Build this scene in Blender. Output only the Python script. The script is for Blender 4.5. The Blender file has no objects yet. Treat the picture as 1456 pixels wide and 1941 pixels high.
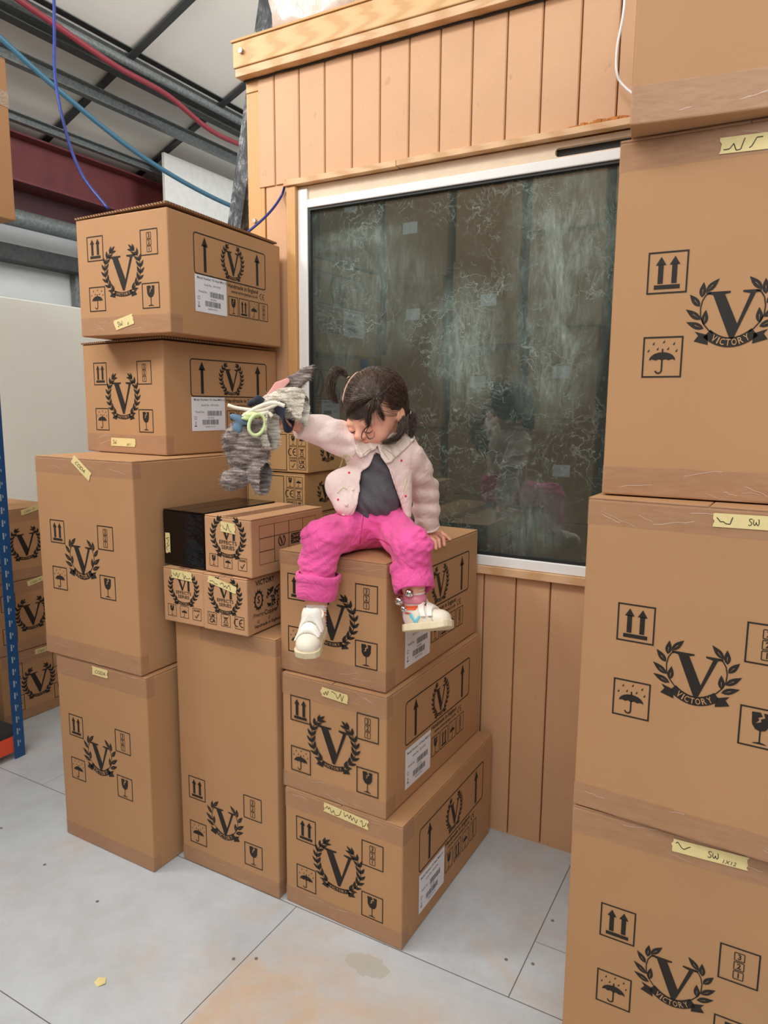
import bpy, bmesh, math, random
import numpy as np
from mathutils import Vector, Matrix
random.seed(7)
scene = bpy.context.scene
COL = scene.collection

# ------------------------------------------------------------------ camera
CAMZ = 1.42
F = 1341.7                      # focal length in pixels of the 1456 x 1941 frame
YAW, PITCH, ROLL = math.radians(29.21), math.radians(8.449), math.radians(0.468)
_fw = Vector((-math.sin(YAW)*math.cos(PITCH), math.cos(YAW)*math.cos(PITCH), -math.sin(PITCH)))
_r0 = Vector((math.cos(YAW), math.sin(YAW), 0))
_u0 = _r0.cross(_fw)
RI = _r0*math.cos(ROLL) + _u0*math.sin(ROLL)
UP = -_r0*math.sin(ROLL) + _u0*math.cos(ROLL)
FW = _fw
cam_data = bpy.data.cameras.new('camera')
cam_data.sensor_fit = 'VERTICAL'; cam_data.sensor_height = 36; cam_data.lens = F/1941*36
cam_data.clip_start = 0.05
cam = bpy.data.objects.new('camera', cam_data); COL.objects.link(cam)
cam.matrix_world = Matrix(((RI.x, UP.x, -FW.x, 0), (RI.y, UP.y, -FW.y, 0), (RI.z, UP.z, -FW.z, CAMZ), (0, 0, 0, 1)))
scene.camera = cam

def at(u, v, d):
    """world point for a photo measurement (u, v) at depth d metres along the view axis"""
    return Vector((0, 0, CAMZ)) + FW*d + RI*((u-728)/F*d) - UP*((v-970.5)/F*d)

# ------------------------------------------------------------------ view, world, lamps
vs = scene.view_settings
vs.view_transform = 'Standard'; vs.look = 'None'; vs.gamma = 1; vs.use_curve_mapping = False
vs.exposure = -0.10
world = bpy.data.worlds.new('world'); scene.world = world; world.use_nodes = True
wb = world.node_tree.nodes['Background']
wb.inputs[0].default_value = (0.93, 0.97, 1.0, 1); wb.inputs[1].default_value = 0.64

def area(name, loc, size, size_y, power, color=(1, 1, 1), target=None):
    L = bpy.data.lights.new(name, 'AREA'); L.shape = 'RECTANGLE'; L.size = size; L.size_y = size_y
    L.energy = power; L.color = color
    o = bpy.data.objects.new(name, L); COL.objects.link(o); o.location = loc
    d = (Vector(target) - Vector(loc)) if target else Vector((0, 0, -1))
    o.rotation_euler = d.to_track_quat('-Z', 'Y').to_euler()
    return o
area('strip_lamp', (-1.5, -0.2, 3.9), 2.6, 0.5, 64, (1.0, 0.98, 0.95), (-1.3, 0.9, 0))
area('rooflight', (0.9, -1.6, 3.6), 2.6, 2.0, 70, (0.97, 0.99, 1.0), (-1.0, 1.6, 1.0))
area('partition_fill', (-3.05, 0.4, 3.3), 0.8, 0.8, 60, (1.0, 0.99, 0.97), (-3.55, 2.4, 1.2))  # added fill light, only there to brighten the white partition
area('roof_fill', (0.9, 3.9, 3.3), 1.6, 1.6, 120, (0.98, 0.99, 1.0), (-3.0, 4.0, 3.9))  # added uplight behind the cabin, brightens the roof sheets; no real window

# ------------------------------------------------------------------ helpers
def s2l(c):
    return tuple(((x/255)/12.92 if x/255 <= 0.04045 else ((x/255+0.055)/1.055)**2.4) for x in c) + (1,)

class NT:
    def __init__(s, name):
        s.m = bpy.data.materials.new(name); s.m.use_nodes = True
        s.t = s.m.node_tree; s.n = s.t.nodes; s.l = s.t.links
        s.b = s.n['Principled BSDF']; s.out = s.n['Material Output']
        s.tc = s.n.new('ShaderNodeTexCoord')
    def new(s, t, **kw):
        n = s.n.new(t)
        for k, v in kw.items(): setattr(n, k, v)
        return n
    def link(s, a, b): s.l.new(a, b)
    def mapping(s, scale=(1, 1, 1), rot=(0, 0, 0), space='Object', loc=(0, 0, 0)):
        m = s.new('ShaderNodeMapping'); m.inputs['Scale'].default_value = scale; m.inputs['Rotation'].default_value = rot
        m.inputs['Location'].default_value = loc
        s.link(s.tc.outputs[space], m.inputs[0]); return m.outputs[0]
    def noise(s, scale=5, detail=3, rough=.5, vec=None, dist=0):
        n = s.new('ShaderNodeTexNoise'); n.inputs['Scale'].default_value = scale; n.inputs['Detail'].default_value = detail
        n.inputs['Roughness'].default_value = rough; n.inputs['Distortion'].default_value = dist
        s.link(vec if vec else s.tc.outputs['Object'], n.inputs['Vector']); return n.outputs['Fac']
    def ramp(s, fac, stops):
        r = s.new('ShaderNodeValToRGB'); e = r.color_ramp.elements
        while len(e) < len(stops): e.new(0.5)
        for i, (p, c) in enumerate(stops):
            e[i].position = p; e[i].color = c if len(c) == 4 else tuple(c)+(1,)
        s.link(fac, r.inputs[0]); return r.outputs[0]
    def mix(s, fac, a, b, mode='MIX'):
        m = s.new('ShaderNodeMix', data_type='RGBA', blend_type=mode)
        if isinstance(fac, (int, float)): m.inputs[0].default_value = fac
        else: s.link(fac, m.inputs[0])
        for i, x in ((6, a), (7, b)):
            if isinstance(x, tuple): m.inputs[i].default_value = x
            else: s.link(x, m.inputs[i])
        return m.outputs[2]
    def math(s, op, a, b=None, c=None, clamp=False):
        m = s.new('ShaderNodeMath', operation=op); m.use_clamp = clamp
        for i, x in enumerate((a, b, c)):
            if x is None: continue
            if isinstance(x, (int, float)): m.inputs[i].default_value = x
            else: s.link(x, m.inputs[i])
        return m.outputs[0]
    def xyz(s, vec):
        x = s.new('ShaderNodeSeparateXYZ'); s.link(vec, x.inputs[0]); return x.outputs
    def bump(s, h, strength=.3, dist=.002):
        b = s.new('ShaderNodeBump'); b.inputs['Strength'].default_value = strength; b.inputs['Distance'].default_value = dist
        s.link(h, b.inputs['Height']); s.link(b.outputs[0], s.b.inputs['Normal']); return b
    def color(s, c):
        if isinstance(c, tuple): s.b.inputs['Base Color'].default_value = c
        else: s.link(c, s.b.inputs['Base Color'])
    def set(s, **kw):
        for k, v in kw.items(): s.b.inputs[k.replace('_', ' ')].default_value = v
        return s

MATS = {}
def simple(name, rgb, rough=.6, metal=0, var=0.06, nscale=20, bump=0, spec=.5, bscale=None, sheen=0):
    if name in MATS: return MATS[name]
    t = NT(name); c = s2l(rgb)
    lo = tuple(x*(1-var) for x in c[:3])+(1,); hi = tuple(min(1, x*(1+var)) for x in c[:3])+(1,)
    n = t.noise(nscale, 4, .6)
    t.color(t.ramp(n, [(.3, lo), (.7, hi)])); t.set(Roughness=rough, Metallic=metal)
    t.b.inputs['Specular IOR Level'].default_value = spec
    if sheen: t.b.inputs['Sheen Weight'].default_value = sheen
    if bump: t.bump(t.noise(bscale or nscale*4, 4, .6), bump, .002)
    MATS[name] = t.m; return t.m

def cardboard(name, rgb, fib=1.0):
    t = NT(name); c = s2l(rgb)
    m = t.mapping((3, 3, 14))
    n1 = t.noise(2.2, 3, .55); n2 = t.noise(60, 4, .7, m); n3 = t.noise(400, 2, .5)
    a = t.ramp(n1, [(.3, tuple(x*.93 for x in c[:3])+(1,)), (.72, tuple(min(1, x*1.05) for x in c[:3])+(1,))])
    b = t.mix(t.math('MULTIPLY', n2, .16*fib), a, tuple(x*.62 for x in c[:3])+(1,))
    b = t.mix(t.math('MULTIPLY', n3, .12*fib), b, tuple(min(1, x*1.35) for x in c[:3])+(1,))
    t.color(b); t.set(Roughness=.72); t.b.inputs['Specular IOR Level'].default_value = .28
    h = t.math('ADD', t.math('MULTIPLY', t.noise(3.5, 2, .5), 4.0), t.math('MULTIPLY', n2, .12))
    t.bump(h, .22, .004)
    MATS[name] = t.m; return t.m
CARD = cardboard('cardboard', (180, 137, 97))
CARD2 = cardboard('cardboard_yellowish', (186, 147, 100))
CARD3 = cardboard('cardboard_pinkish', (190, 146, 108))
CARD_DARK = cardboard('cardboard_brown', (158, 118, 82))
EDGE = simple('corrugated_edge', (150, 108, 74), .9, var=.3, nscale=300)
INK = simple('black_ink', (40, 35, 31), .6, var=.12, nscale=80, spec=.3)
INK_THIN = simple('brown_ink', (88, 58, 42), .7, var=.1, nscale=80, spec=.3)
INK_TXT = simple('reversed_lettering', (180, 137, 97), .75, spec=.2)
LABEL = simple('label_paper', (226, 226, 230), .5, var=.02)
PRINT_GREY = simple('label_print', (75, 75, 78), .6, var=.2, nscale=200)
PEN = simple('pen_writing', (60, 52, 40), .7)
PEN_BOLD = simple('marker_writing', (22, 20, 18), .6)
MASK = simple('masking_tape', (224, 206, 146), .6, var=.05, nscale=60, bump=.2)
BLACKWRAP = NT('black_stretch_wrap'); BLACKWRAP.color(s2l((10, 10, 11))); BLACKWRAP.set(Roughness=.1)
BLACKWRAP.bump(BLACKWRAP.noise(9, 4, .6, BLACKWRAP.mapping((1, 1, 3), (0, .5, .3))), .35, .01); BLACKWRAP = BLACKWRAP.m
t = NT('packing_tape')
n = t.noise(30, 4, .6, t.mapping((1, 1, 6)))
t.color(t.ramp(n, [(.3, s2l((176, 134, 104))), (.75, s2l((206, 166, 136)))]))
t.set(Roughness=.22); t.b.inputs['Alpha'].default_value = .34
t.bump(t.noise(14, 5, .65, t.mapping((1, 1, 2.4), (.2, .1, .3))), .35, .006)
TAPE = t.m
t = NT('clear_film_crease'); t.color(s2l((232, 214, 200))); t.set(Roughness=.2, Alpha=.55); CREASE = t.m

def mesh_obj(name, verts, faces, mat=None, parent=None, smooth=False, mats=None, midx=None):
    me = bpy.data.meshes.new(name); me.from_pydata([tuple(v) for v in verts], [], faces); me.update()
    o = bpy.data.objects.new(name, me); COL.objects.link(o)
    for m in (mats or ([mat] if mat else [])): me.materials.append(m)
    if midx is not None: me.polygons.foreach_set('material_index', midx)
    if smooth: me.polygons.foreach_set('use_smooth', [True]*len(me.polygons))
    if parent: o.parent = parent
    return o
def bm_obj(name, bm, mat=None, parent=None, smooth=False):
    me = bpy.data.meshes.new(name); bm.to_mesh(me); bm.free()
    o = bpy.data.objects.new(name, me); COL.objects.link(o)
    if mat: me.materials.append(mat)
    if smooth: me.polygons.foreach_set('use_smooth', [True]*len(me.polygons))
    if parent: o.parent = parent
    return o
def add_box(bm, x0, y0, z0, x1, y1, z1, bevel=0, mat=None, segs=1):
    r = bmesh.ops.create_cube(bm, size=1)
    vv = r['verts']
    M = Matrix.Translation(((x0+x1)/2, (y0+y1)/2, (z0+z1)/2)) @ Matrix.Diagonal((x1-x0, y1-y0, z1-z0, 1))
    if mat: M = mat @ M
    bmesh.ops.transform(bm, matrix=M, verts=vv)
    if bevel:
        es = list({e for v in vv for e in v.link_edges})
        bmesh.ops.bevel(bm, geom=es, offset=bevel, segments=segs, affect='EDGES', profile=.5)
def boxobj(name, a, b, mat, parent=None, bevel=0.0, segs=2):
    bm = bmesh.new(); add_box(bm, *a, *b, bevel=bevel, segs=segs); return bm_obj(name, bm, mat, parent)
def thing(name, label, cat, loc=(0, 0, 0), rz=0, group=None):
    o = bpy.data.objects.new(name, None); COL.objects.link(o); o.empty_display_size = .05
    o.location = loc; o.rotation_euler = (0, 0, rz); tag(o, label, cat, group); return o
def tag(o, label, cat, group=None, kind=None):
    o['label'] = label; o['category'] = cat
    if group: o['group'] = group
    if kind: o['kind'] = kind
    return o
def struct(o): o['kind'] = 'structure'; return o
def tube_mesh(pts, rad, n=8, closed=False, caps=True):
    """verts, faces of a tube along pts (radius number or list)"""
    pts = [Vector(p) for p in pts]; m = len(pts)
    rads = rad if isinstance(rad, (list, tuple)) else [rad]*m
    V = []; Fc = []
    tan0 = (pts[1]-pts[0]).normalized(); ref = Vector((0, 0, 1)) if abs(tan0.z) < .9 else Vector((1, 0, 0))
    nrm = tan0.cross(ref).normalized()
    for i, p in enumerate(pts):
        if closed: tan = (pts[(i+1) % m]-pts[i-1]).normalized()
        else: tan = (pts[min(i+1, m-1)]-pts[max(i-1, 0)]).normalized()
        nrm = (nrm - tan*nrm.dot(tan)).normalized(); bi = tan.cross(nrm)
        for k in range(n):
            a = 2*math.pi*k/n; V.append(p + (nrm*math.cos(a)+bi*math.sin(a))*rads[i])
    for i in range(m if closed else m-1):
        j = (i+1) % m
        for k in range(n): Fc.append((i*n+k, i*n+(k+1) % n, j*n+(k+1) % n, j*n+k))
    if caps and not closed:
        Fc.append(tuple(range(n))[::-1]); Fc.append(tuple((m-1)*n+k for k in range(n)))
    return V, Fc
def tube(name, pts, rad, mat, parent=None, n=8, closed=False):
    V, Fc = tube_mesh(pts, rad, n, closed); return mesh_obj(name, V, Fc, mat, parent, True)
def spline(P, n=10):
    """catmull-rom through P"""
    P = [Vector(p) for p in P]; Q = [P[0]*2-P[1]] + P + [P[-1]*2-P[-2]]; out = []
    for i in range(1, len(Q)-2):
        for k in range(n):
            s = k/n; a, b, c, d = Q[i-1], Q[i], Q[i+1], Q[i+2]
            out.append(.5*((2*b)+(c-a)*s+(2*a-5*b+4*c-d)*s*s+(3*b-a-3*c+d)*s**3))
    out.append(P[-1]); return out
# ------------------------------------------------------------------ the setting
t = NT('painted_floor_boards')
o_ = t.tc.outputs['Object']; X, Y, Z = t.xyz(o_)
base = t.ramp(t.noise(1.6, 6, .62), [(.28, s2l((172, 178, 181))), (.55, s2l((192, 199, 204))), (.8, s2l((180, 183, 182)))])
# tan wear, strongest on the board between the two long seams
def band(v, a, b, soft):
    lo = t.math('MULTIPLY', t.math('SUBTRACT', v, a), 1/soft, clamp=True)
    hi = t.math('MULTIPLY', t.math('SUBTRACT', b, v), 1/soft, clamp=True)
    return t.math('MULTIPLY', lo, hi)
wear = t.ramp(t.noise(3.2, 7, .7, dist=.6), [(.36, (0, 0, 0)), (.66, (1, 1, 1))])
wear2 = t.ramp(t.noise(2.4, 7, .72, t.mapping((1, 1, 1), loc=(3, 5, 0)), dist=.8), [(.52, (0, 0, 0)), (.72, (1, 1, 1))])
panel = t.math('MULTIPLY', band(X, -1.11, -.1, .02), t.math('MULTIPLY', t.math('SUBTRACT', 1.485, Y), 4.0, clamp=True))
w = t.math('MULTIPLY', t.math('ADD', t.math('MULTIPLY', panel, t.math('ADD', t.math('MULTIPLY', wear, .8), .30)), t.math('MULTIPLY', wear2, .6), clamp=True), .95)
colr = t.mix(w, base, s2l((200, 174, 148)))
speck = t.ramp(t.noise(60, 5, .7), [(.63, (0, 0, 0)), (.74, (1, 1, 1))])
colr = t.mix(t.math('MULTIPLY', speck, .3), colr, s2l((150, 140, 128)))
blot = t.ramp(t.noise(5.5, 5, .6, t.mapping((1, 1, 1), loc=(8, 1, 0))), [(.66, (0, 0, 0)), (.7, (1, 1, 1))])
grime = t.ramp(t.noise(9, 8, .75, t.mapping((1, 1, 1), loc=(2, 9, 0)), .4), [(.42, (0, 0, 0)), (.72, (1, 1, 1))])
colr = t.mix(t.math('MULTIPLY', grime, .28), colr, s2l((156, 150, 142)))
colr = t.mix(t.math('MULTIPLY', blot, .2), colr, s2l((176, 172, 165)))
# one grey glue patch near the front carton
nz = t.noise(26, 4, .6)
ex = t.math('MULTIPLY', t.math('ADD', X, .824), 12.0); ey = t.math('MULTIPLY', t.math('SUBTRACT', Y, 1.405), 24.0)
rr = t.math('ADD', t.math('ADD', t.math('MULTIPLY', ex, ex), t.math('MULTIPLY', ey, ey)), t.math('MULTIPLY', nz, 1.6))
patch = t.math('LESS_THAN', rr, 1.35)
colr = t.mix(t.math('MULTIPLY', patch, .75), colr, s2l((176, 172, 158)))
def seam(v, pos, cond=None, wd=.0013):
    m = t.math('LESS_THAN', t.math('ABSOLUTE', t.math('SUBTRACT', v, pos)), wd)
    for (vv, op, lim) in (cond or []): m = t.math('MULTIPLY', m, t.math(op, vv, lim))
    return m
lines = [seam(Y, 1.49, [(X, 'GREATER_THAN', -1.6)]), seam(Y, 1.545, [(X, 'LESS_THAN', -1.6)]),
         seam(X, -1.11, [(Y, 'LESS_THAN', 1.49)]), seam(X, -.475, [(Y, 'GREATER_THAN', 1.49)]),
         seam(Y, .89, [(X, 'LESS_THAN', -1.11)]), seam(Y, 1.70, [(X, 'GREATER_THAN', -.475), (X, 'LESS_THAN', -.2)], .0008),
         seam(X, -2.33, [(Y, 'GREATER_THAN', 1.545)], .0008)]
L_ = lines[0]
for q in lines[1:]: L_ = t.math('MAXIMUM', L_, q)
colr = t.mix(t.math('MULTIPLY', L_, .85), colr, s2l((70, 62, 56)))
t.color(colr); t.set(Roughness=.42)
h = t.math('SUBTRACT', t.math('MULTIPLY', t.noise(40, 5, .6), .25), L_)
t.bump(h, .35, .002)
FLOOR = t.m
fl = struct(boxobj('floor', (-6, -3.4, -.05), (2.4, 8.5, 0), FLOOR))

# --- wood clad room (rear wall): panelled boards with grooves
def mdf(name, rgb):
    t = NT(name); c = s2l(rgb); n = t.noise(6, 5, .6); n2 = t.noise(180, 3, .6)
    a = t.ramp(n, [(.3, tuple(x*.92 for x in c[:3])+(1,)), (.7, c)])
    sp = t.ramp(t.noise(38, 3, .5, t.mapping((1, 1, .5))), [(.70, (0, 0, 0)), (.74, (1, 1, 1))])
    a = t.mix(t.math('MULTIPLY', sp, .3), a, s2l((150, 105, 70)))
    t.color(t.mix(t.math('MULTIPLY', n2, .1), a, s2l((255, 225, 190)))); t.set(Roughness=.55)
    t.bump(n2, .08, .001); MATS[name] = t.m; return t.m
MDF = mdf('panelling_board', (208, 160, 118)); GROOVE = simple('backing_board', (196, 140, 86), .8)  # plain tan for the board behind the grooves and the return wall
def pine(name, rgb, axis=0):
    t = NT(name); c = s2l(rgb)
    sc = [26, 26, 26]; sc[axis] = 1.6
    m = t.mapping(tuple(sc)); n = t.noise(3, 5, .55, m, 1.2)
    wv = t.new('ShaderNodeTexWave'); wv.inputs['Scale'].default_value = 1.6; wv.inputs['Distortion'].default_value = 4.5; wv.inputs['Detail'].default_value = 2
    wv.inputs['Detail Scale'].default_value = .8
    t.link(m, wv.inputs['Vector'])
    a = t.ramp(wv.outputs['Fac'], [(.1, tuple(x*q_ for x, q_ in zip(c[:3], (.90, .80, .68)))+(1,)), (.45, c), (1, tuple(min(1, x*1.12) for x in c[:3])+(1,))])
    a = t.mix(t.math('MULTIPLY', n, .25), a, s2l((205, 150, 92)))
    kn = t.new('ShaderNodeTexVoronoi'); kn.inputs['Scale'].default_value = 1.0
    ks = [7, 7, 7]; ks[axis] = 3.2
    t.link(t.mapping(tuple(ks)), kn.inputs['Vector'])
    k = t.math('LESS_THAN', kn.outputs['Distance'], .09)
    a = t.mix(t.math('MULTIPLY', k, .6), a, s2l((140, 88, 46)))
    t.color(a); t.set(Roughness=.55); t.bump(n, .1, .001); MATS[name] = t.m; return t.m
PINE = pine('pine_timber', (212, 174, 124), 0); PINEV = pine('pine_stud', (206, 160, 104), 2)
PLY = pine('plywood_edge', (212, 176, 136), 0)
PVC = simple('white_frame', (236, 236, 234), .35, var=.02)
WY = 2.13   # face of the panelling
grooves = [-1.641, -1.535, -1.429, -1.321, -1.215, -1.110, -1.003, -.897, -.789, -.683, -.573, -.468, -.36, -.25, -.14, -.03, .08, .19, .3, .41, .52, .63]
def panel_mesh(name, x0, x1, z0, z1, gs, y=WY, th=.018, parent=None):
    bm = bmesh.new(); xs = [x0] + [g for g in gs if x0+.01 < g < x1-.01] + [x1]
    for a, b in zip(xs[:-1], xs[1:]):
        g = .0018
        vs_ = [(a+g, y+.003), (a+g+.003, y), (b-g-.003, y), (b-g, y+.003), (b-g, y+th), (a+g, y+th)]
        lo = [bm.verts.new((p[0], p[1], z0)) for p in vs_]; hi = [bm.verts.new((p[0], p[1], z1)) for p in vs_]
        n = len(vs_)
        for i in range(n): bm.faces.new((lo[i], lo[(i+1) % n], hi[(i+1) % n], hi[i]))
        bm.faces.new(lo[::-1]); bm.faces.new(hi)
    bmesh.ops.recalc_face_normals(bm, faces=bm.faces)
    return bm_obj(name, bm, MDF, parent)
W = bpy.data.objects.new('wall_back', None); COL.objects.link(W); struct(W)
panel_mesh('upper_panelling', -1.715, .75, 2.196, 2.565, grooves, WY-.006, .02, W)
panel_mesh('lower_panelling', -1.765, .75, 0.0, .915, [-1.60, -1.49, -1.38, -1.27, -1.16, -1.05, -.93, -.815, -.706, -.594, -.48, -.37, -.26, -.15, -.04, .07], WY, .018, W)
panel_mesh('left_panelling', -1.69, -1.578, .9, 2.2, [], WY, .018, W)
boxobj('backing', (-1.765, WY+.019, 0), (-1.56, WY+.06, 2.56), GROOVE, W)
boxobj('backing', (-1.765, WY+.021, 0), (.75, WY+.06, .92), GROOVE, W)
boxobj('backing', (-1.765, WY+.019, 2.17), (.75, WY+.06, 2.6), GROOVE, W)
boxobj('stud', (-1.768, WY-.002, .0), (-1.692, WY+.10, 2.52), PINEV, W, .002)
boxobj('stud_block', (-1.768, WY-.003, 2.522), (-1.692, WY+.09, 2.566), PINE, W, .002)
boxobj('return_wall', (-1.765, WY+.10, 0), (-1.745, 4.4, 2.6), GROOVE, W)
boxobj('roof_deck', (-1.77, WY-.02, 2.672), (.75, 4.4, 2.69), PLY, W)
# timber rail on top of the wall
R_ = thing('timber_rail', 'pine rail with bolts running along the top of the panelled wall', 'rail')
boxobj('rail', (-1.785, WY-.05, 2.590), (.75, WY+.0, 2.672), PINE, R_, .003)
boxobj('lip', (-1.78, WY-.045, 2.562), (.75, WY+.0, 2.589), PLY, R_, .002)
boxobj('top_strip', (-1.79, WY-.055, 2.6725), (.75, WY+.02, 2.680), PINEV, R_, .001)
for x, z in ((-1.742, 2.636),):
    V, Fc = tube_mesh([(x, WY-.0505, z), (x, WY-.062, z)], .0085, 6); mesh_obj('bolt', V, Fc, simple('zinc', (170, 170, 168), .35, .8), R_)
V, Fc = tube_mesh([(-1.735, WY-.0025, 2.085), (-1.735, WY-.012, 2.085)], .008, 6)
tag(mesh_obj('bolt', V, Fc, MATS['zinc']), 'small zinc bolt head in the pine stud left of window', 'bolt')
# black cable pinned under the rail
rng = random.Random(3)
pts = [(-1.77+i*.05, WY-.010+rng.uniform(-.001, .001), 2.558+rng.uniform(-.0015, .0015)) for i in range(48)]
tag(tube('cable', pts, .0035, simple('black_rubber', (38, 36, 36), .6)), 'thin black cable running under the pine rail', 'cable')

# --- window
t = NT('smeared_glass')
geo = t.mapping((1, 1, 1))
warp = t.new('ShaderNodeTexNoise'); warp.inputs['Scale'].default_value = 3.5; warp.inputs['Detail'].default_value = 5; warp.inputs['Roughness'].default_value = .65
t.link(t.tc.outputs['Object'], warp.inputs['Vector'])
va = t.new('ShaderNodeVectorMath', operation='MULTIPLY_ADD'); t.link(warp.outputs['Color'], va.inputs[0]); va.inputs[1].default_value = (.5, 0, .35); t.link(t.tc.outputs['Object'], va.inputs[2])
big = t.ramp(t.noise(2.6, 3, .5, t.mapping((1, 1, .7), loc=(2.3, 0, .55))), [(.40, (0, 0, 0)), (.66, (1, 1, 1))])
streak = t.ramp(t.noise(9, 7, .72, t.mapping((4.5, 1, 1), (0, .25, 0)), 1.5), [(.38, (0, 0, 0)), (.72, (1, 1, 1))])
def veins(scale, w0, seedloc):
    v = t.new('ShaderNodeTexVoronoi', feature='DISTANCE_TO_EDGE'); v.inputs['Scale'].default_value = scale
    mp = t.new('ShaderNodeMapping'); mp.inputs['Location'].default_value = seedloc; mp.inputs['Scale'].default_value = (1, .01, 1.0); t.link(va.outputs[0], mp.inputs[0]); t.link(mp.outputs[0], v.inputs['Vector'])
    return t.ramp(v.outputs['Distance'], [(0, (1, 1, 1)), (w0, (0, 0, 0))])
v1 = veins(7, .035, (0, 0, 0)); v2 = veins(22, .05, (4, 0, 2))
patchy = t.ramp(t.noise(5, 5, .65, t.mapping((1, 1, 1), loc=(7, 0, 1))), [(.36, (0, 0, 0)), (.62, (1, 1, 1))])
gx, gy, gz = t.xyz(t.tc.outputs['Object'])
def blob(cx, cz, rx, rz_):
    a = t.math('MULTIPLY', t.math('SUBTRACT', gx, cx), 1/rx); c = t.math('MULTIPLY', t.math('SUBTRACT', gz, cz), 1/rz_)
    r2 = t.math('ADD', t.math('MULTIPLY', a, a), t.math('MULTIPLY', c, c)); return t.math('SUBTRACT', 1.0, r2, clamp=True)
B_ = blob(-.60, 1.86, .20, .36)
for q in ((-.90, 1.62, .15, .24), (-.62, 1.60, .16, .26), (-1.25, 1.80, .30, .26), (-.68, 1.08, .16, .14), (-1.38, 1.70, .10, .28), (-1.30, 1.98, .22, .05)): 
    B_ = t.math('MAXIMUM', B_, t.math('MULTIPLY', blob(*q), {-.90: .95, -.62: .95, -1.25: .5, -.68: .55, -1.38: .45, -1.30: .7}[q[0]]))
cloud = t.ramp(t.noise(6, 7, .7, t.mapping((1.6, 1, 1), (0, .3, 0), loc=(1, 0, 3)), 1.2), [(.30, (.12, .12, .12)), (.70, (1, 1, 1))])
m1 = t.math('MULTIPLY', t.math('MULTIPLY', B_, cloud), t.math('ADD', t.math('MULTIPLY', streak, .75), .3))
m2 = t.math('MULTIPLY', t.math('MAXIMUM', t.math('MULTIPLY', v1, .6), t.math('MULTIPLY', v2, .9)), t.math('ADD', t.math('MULTIPLY', patchy, .8), t.math('MULTIPLY', B_, .5)))
fac = t.math('MAXIMUM', t.math('ADD', t.math('MULTIPLY', m1, .78), .075), t.math('MULTIPLY', m2, .55))
glos = t.new('ShaderNodeBsdfGlossy'); glos.inputs['Roughness'].default_value = .012; glos.inputs['Color'].default_value = (.95, 1, .97, 1)
trn = t.new('ShaderNodeBsdfTransparent'); trn.inputs['Color'].default_value = (.45, .52, .48, 1)
fr = t.new('ShaderNodeFresnel'); fr.inputs['IOR'].default_value = 1.85
mx = t.new('ShaderNodeMixShader'); t.link(t.math('MULTIPLY', fr.outputs[0], 1.7, clamp=True), mx.inputs[0]); t.link(trn.outputs[0], mx.inputs[1]); t.link(glos.outputs[0], mx.inputs[2])
dif = t.new('ShaderNodeBsdfDiffuse'); dif.inputs['Color'].default_value = s2l((176, 196, 186))
mx2 = t.new('ShaderNodeMixShader'); t.link(fac, mx2.inputs[0]); t.link(mx.outputs[0], mx2.inputs[1]); t.link(dif.outputs[0], mx2.inputs[2])
t.link(mx2.outputs[0], t.out.inputs['Surface'])
GLASS = t.m
WN = bpy.data.objects.new('window_1', None); COL.objects.link(WN); struct(WN)
wx0, wx1, gz0, gz1 = -1.500, .34, .948, 2.100
def frame_box(n, a, b, m=PVC, bv=.003): return boxobj(n, a, b, m, WN, bv)
frame_box('frame', (-1.540, WY-.012, .93), (wx0, WY+.05, 2.165))
frame_box('frame', (wx0+.0005, WY-.012, gz1), (wx1+.05, WY+.05, 2.128))
frame_box('frame', (wx0+.0005, WY-.012, .915), (wx1+.05, WY+.05, gz0))
frame_box('frame', (wx1, WY-.012, gz0+.0005), (wx1+.05, WY+.05, gz1-.0005))
SEAL = simple('black_seal', (28, 30, 30), .5)
bm = bmesh.new(); y0, y1 = WY-.006, WY+.03
add_box(bm, wx0+.0005, y0, gz0+.0005, wx0+.009, y1, gz1-.0005); add_box(bm, wx1-.009, y0, gz0+.0005, wx1-.0005, y1, gz1-.0005)
add_box(bm, wx0+.009, y0, gz1-.008, wx1-.009, y1, gz1-.0005); add_box(bm, wx0+.009, y0, gz0+.0005, wx1-.009, y1, gz0+.008)
bm_obj('seal', bm, SEAL, WN)
boxobj('glass', (wx0+.009, WY+.008, gz0+.008), (wx1-.009, WY+.014, gz1-.008), GLASS, WN)
# dark room behind the pane
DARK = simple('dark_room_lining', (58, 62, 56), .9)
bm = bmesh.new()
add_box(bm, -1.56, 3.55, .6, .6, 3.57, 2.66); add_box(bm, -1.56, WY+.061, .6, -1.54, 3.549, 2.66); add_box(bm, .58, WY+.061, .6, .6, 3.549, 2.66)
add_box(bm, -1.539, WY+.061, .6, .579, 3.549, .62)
bm_obj('wall_dark_room', bm, DARK)['kind'] = 'structure'
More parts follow.
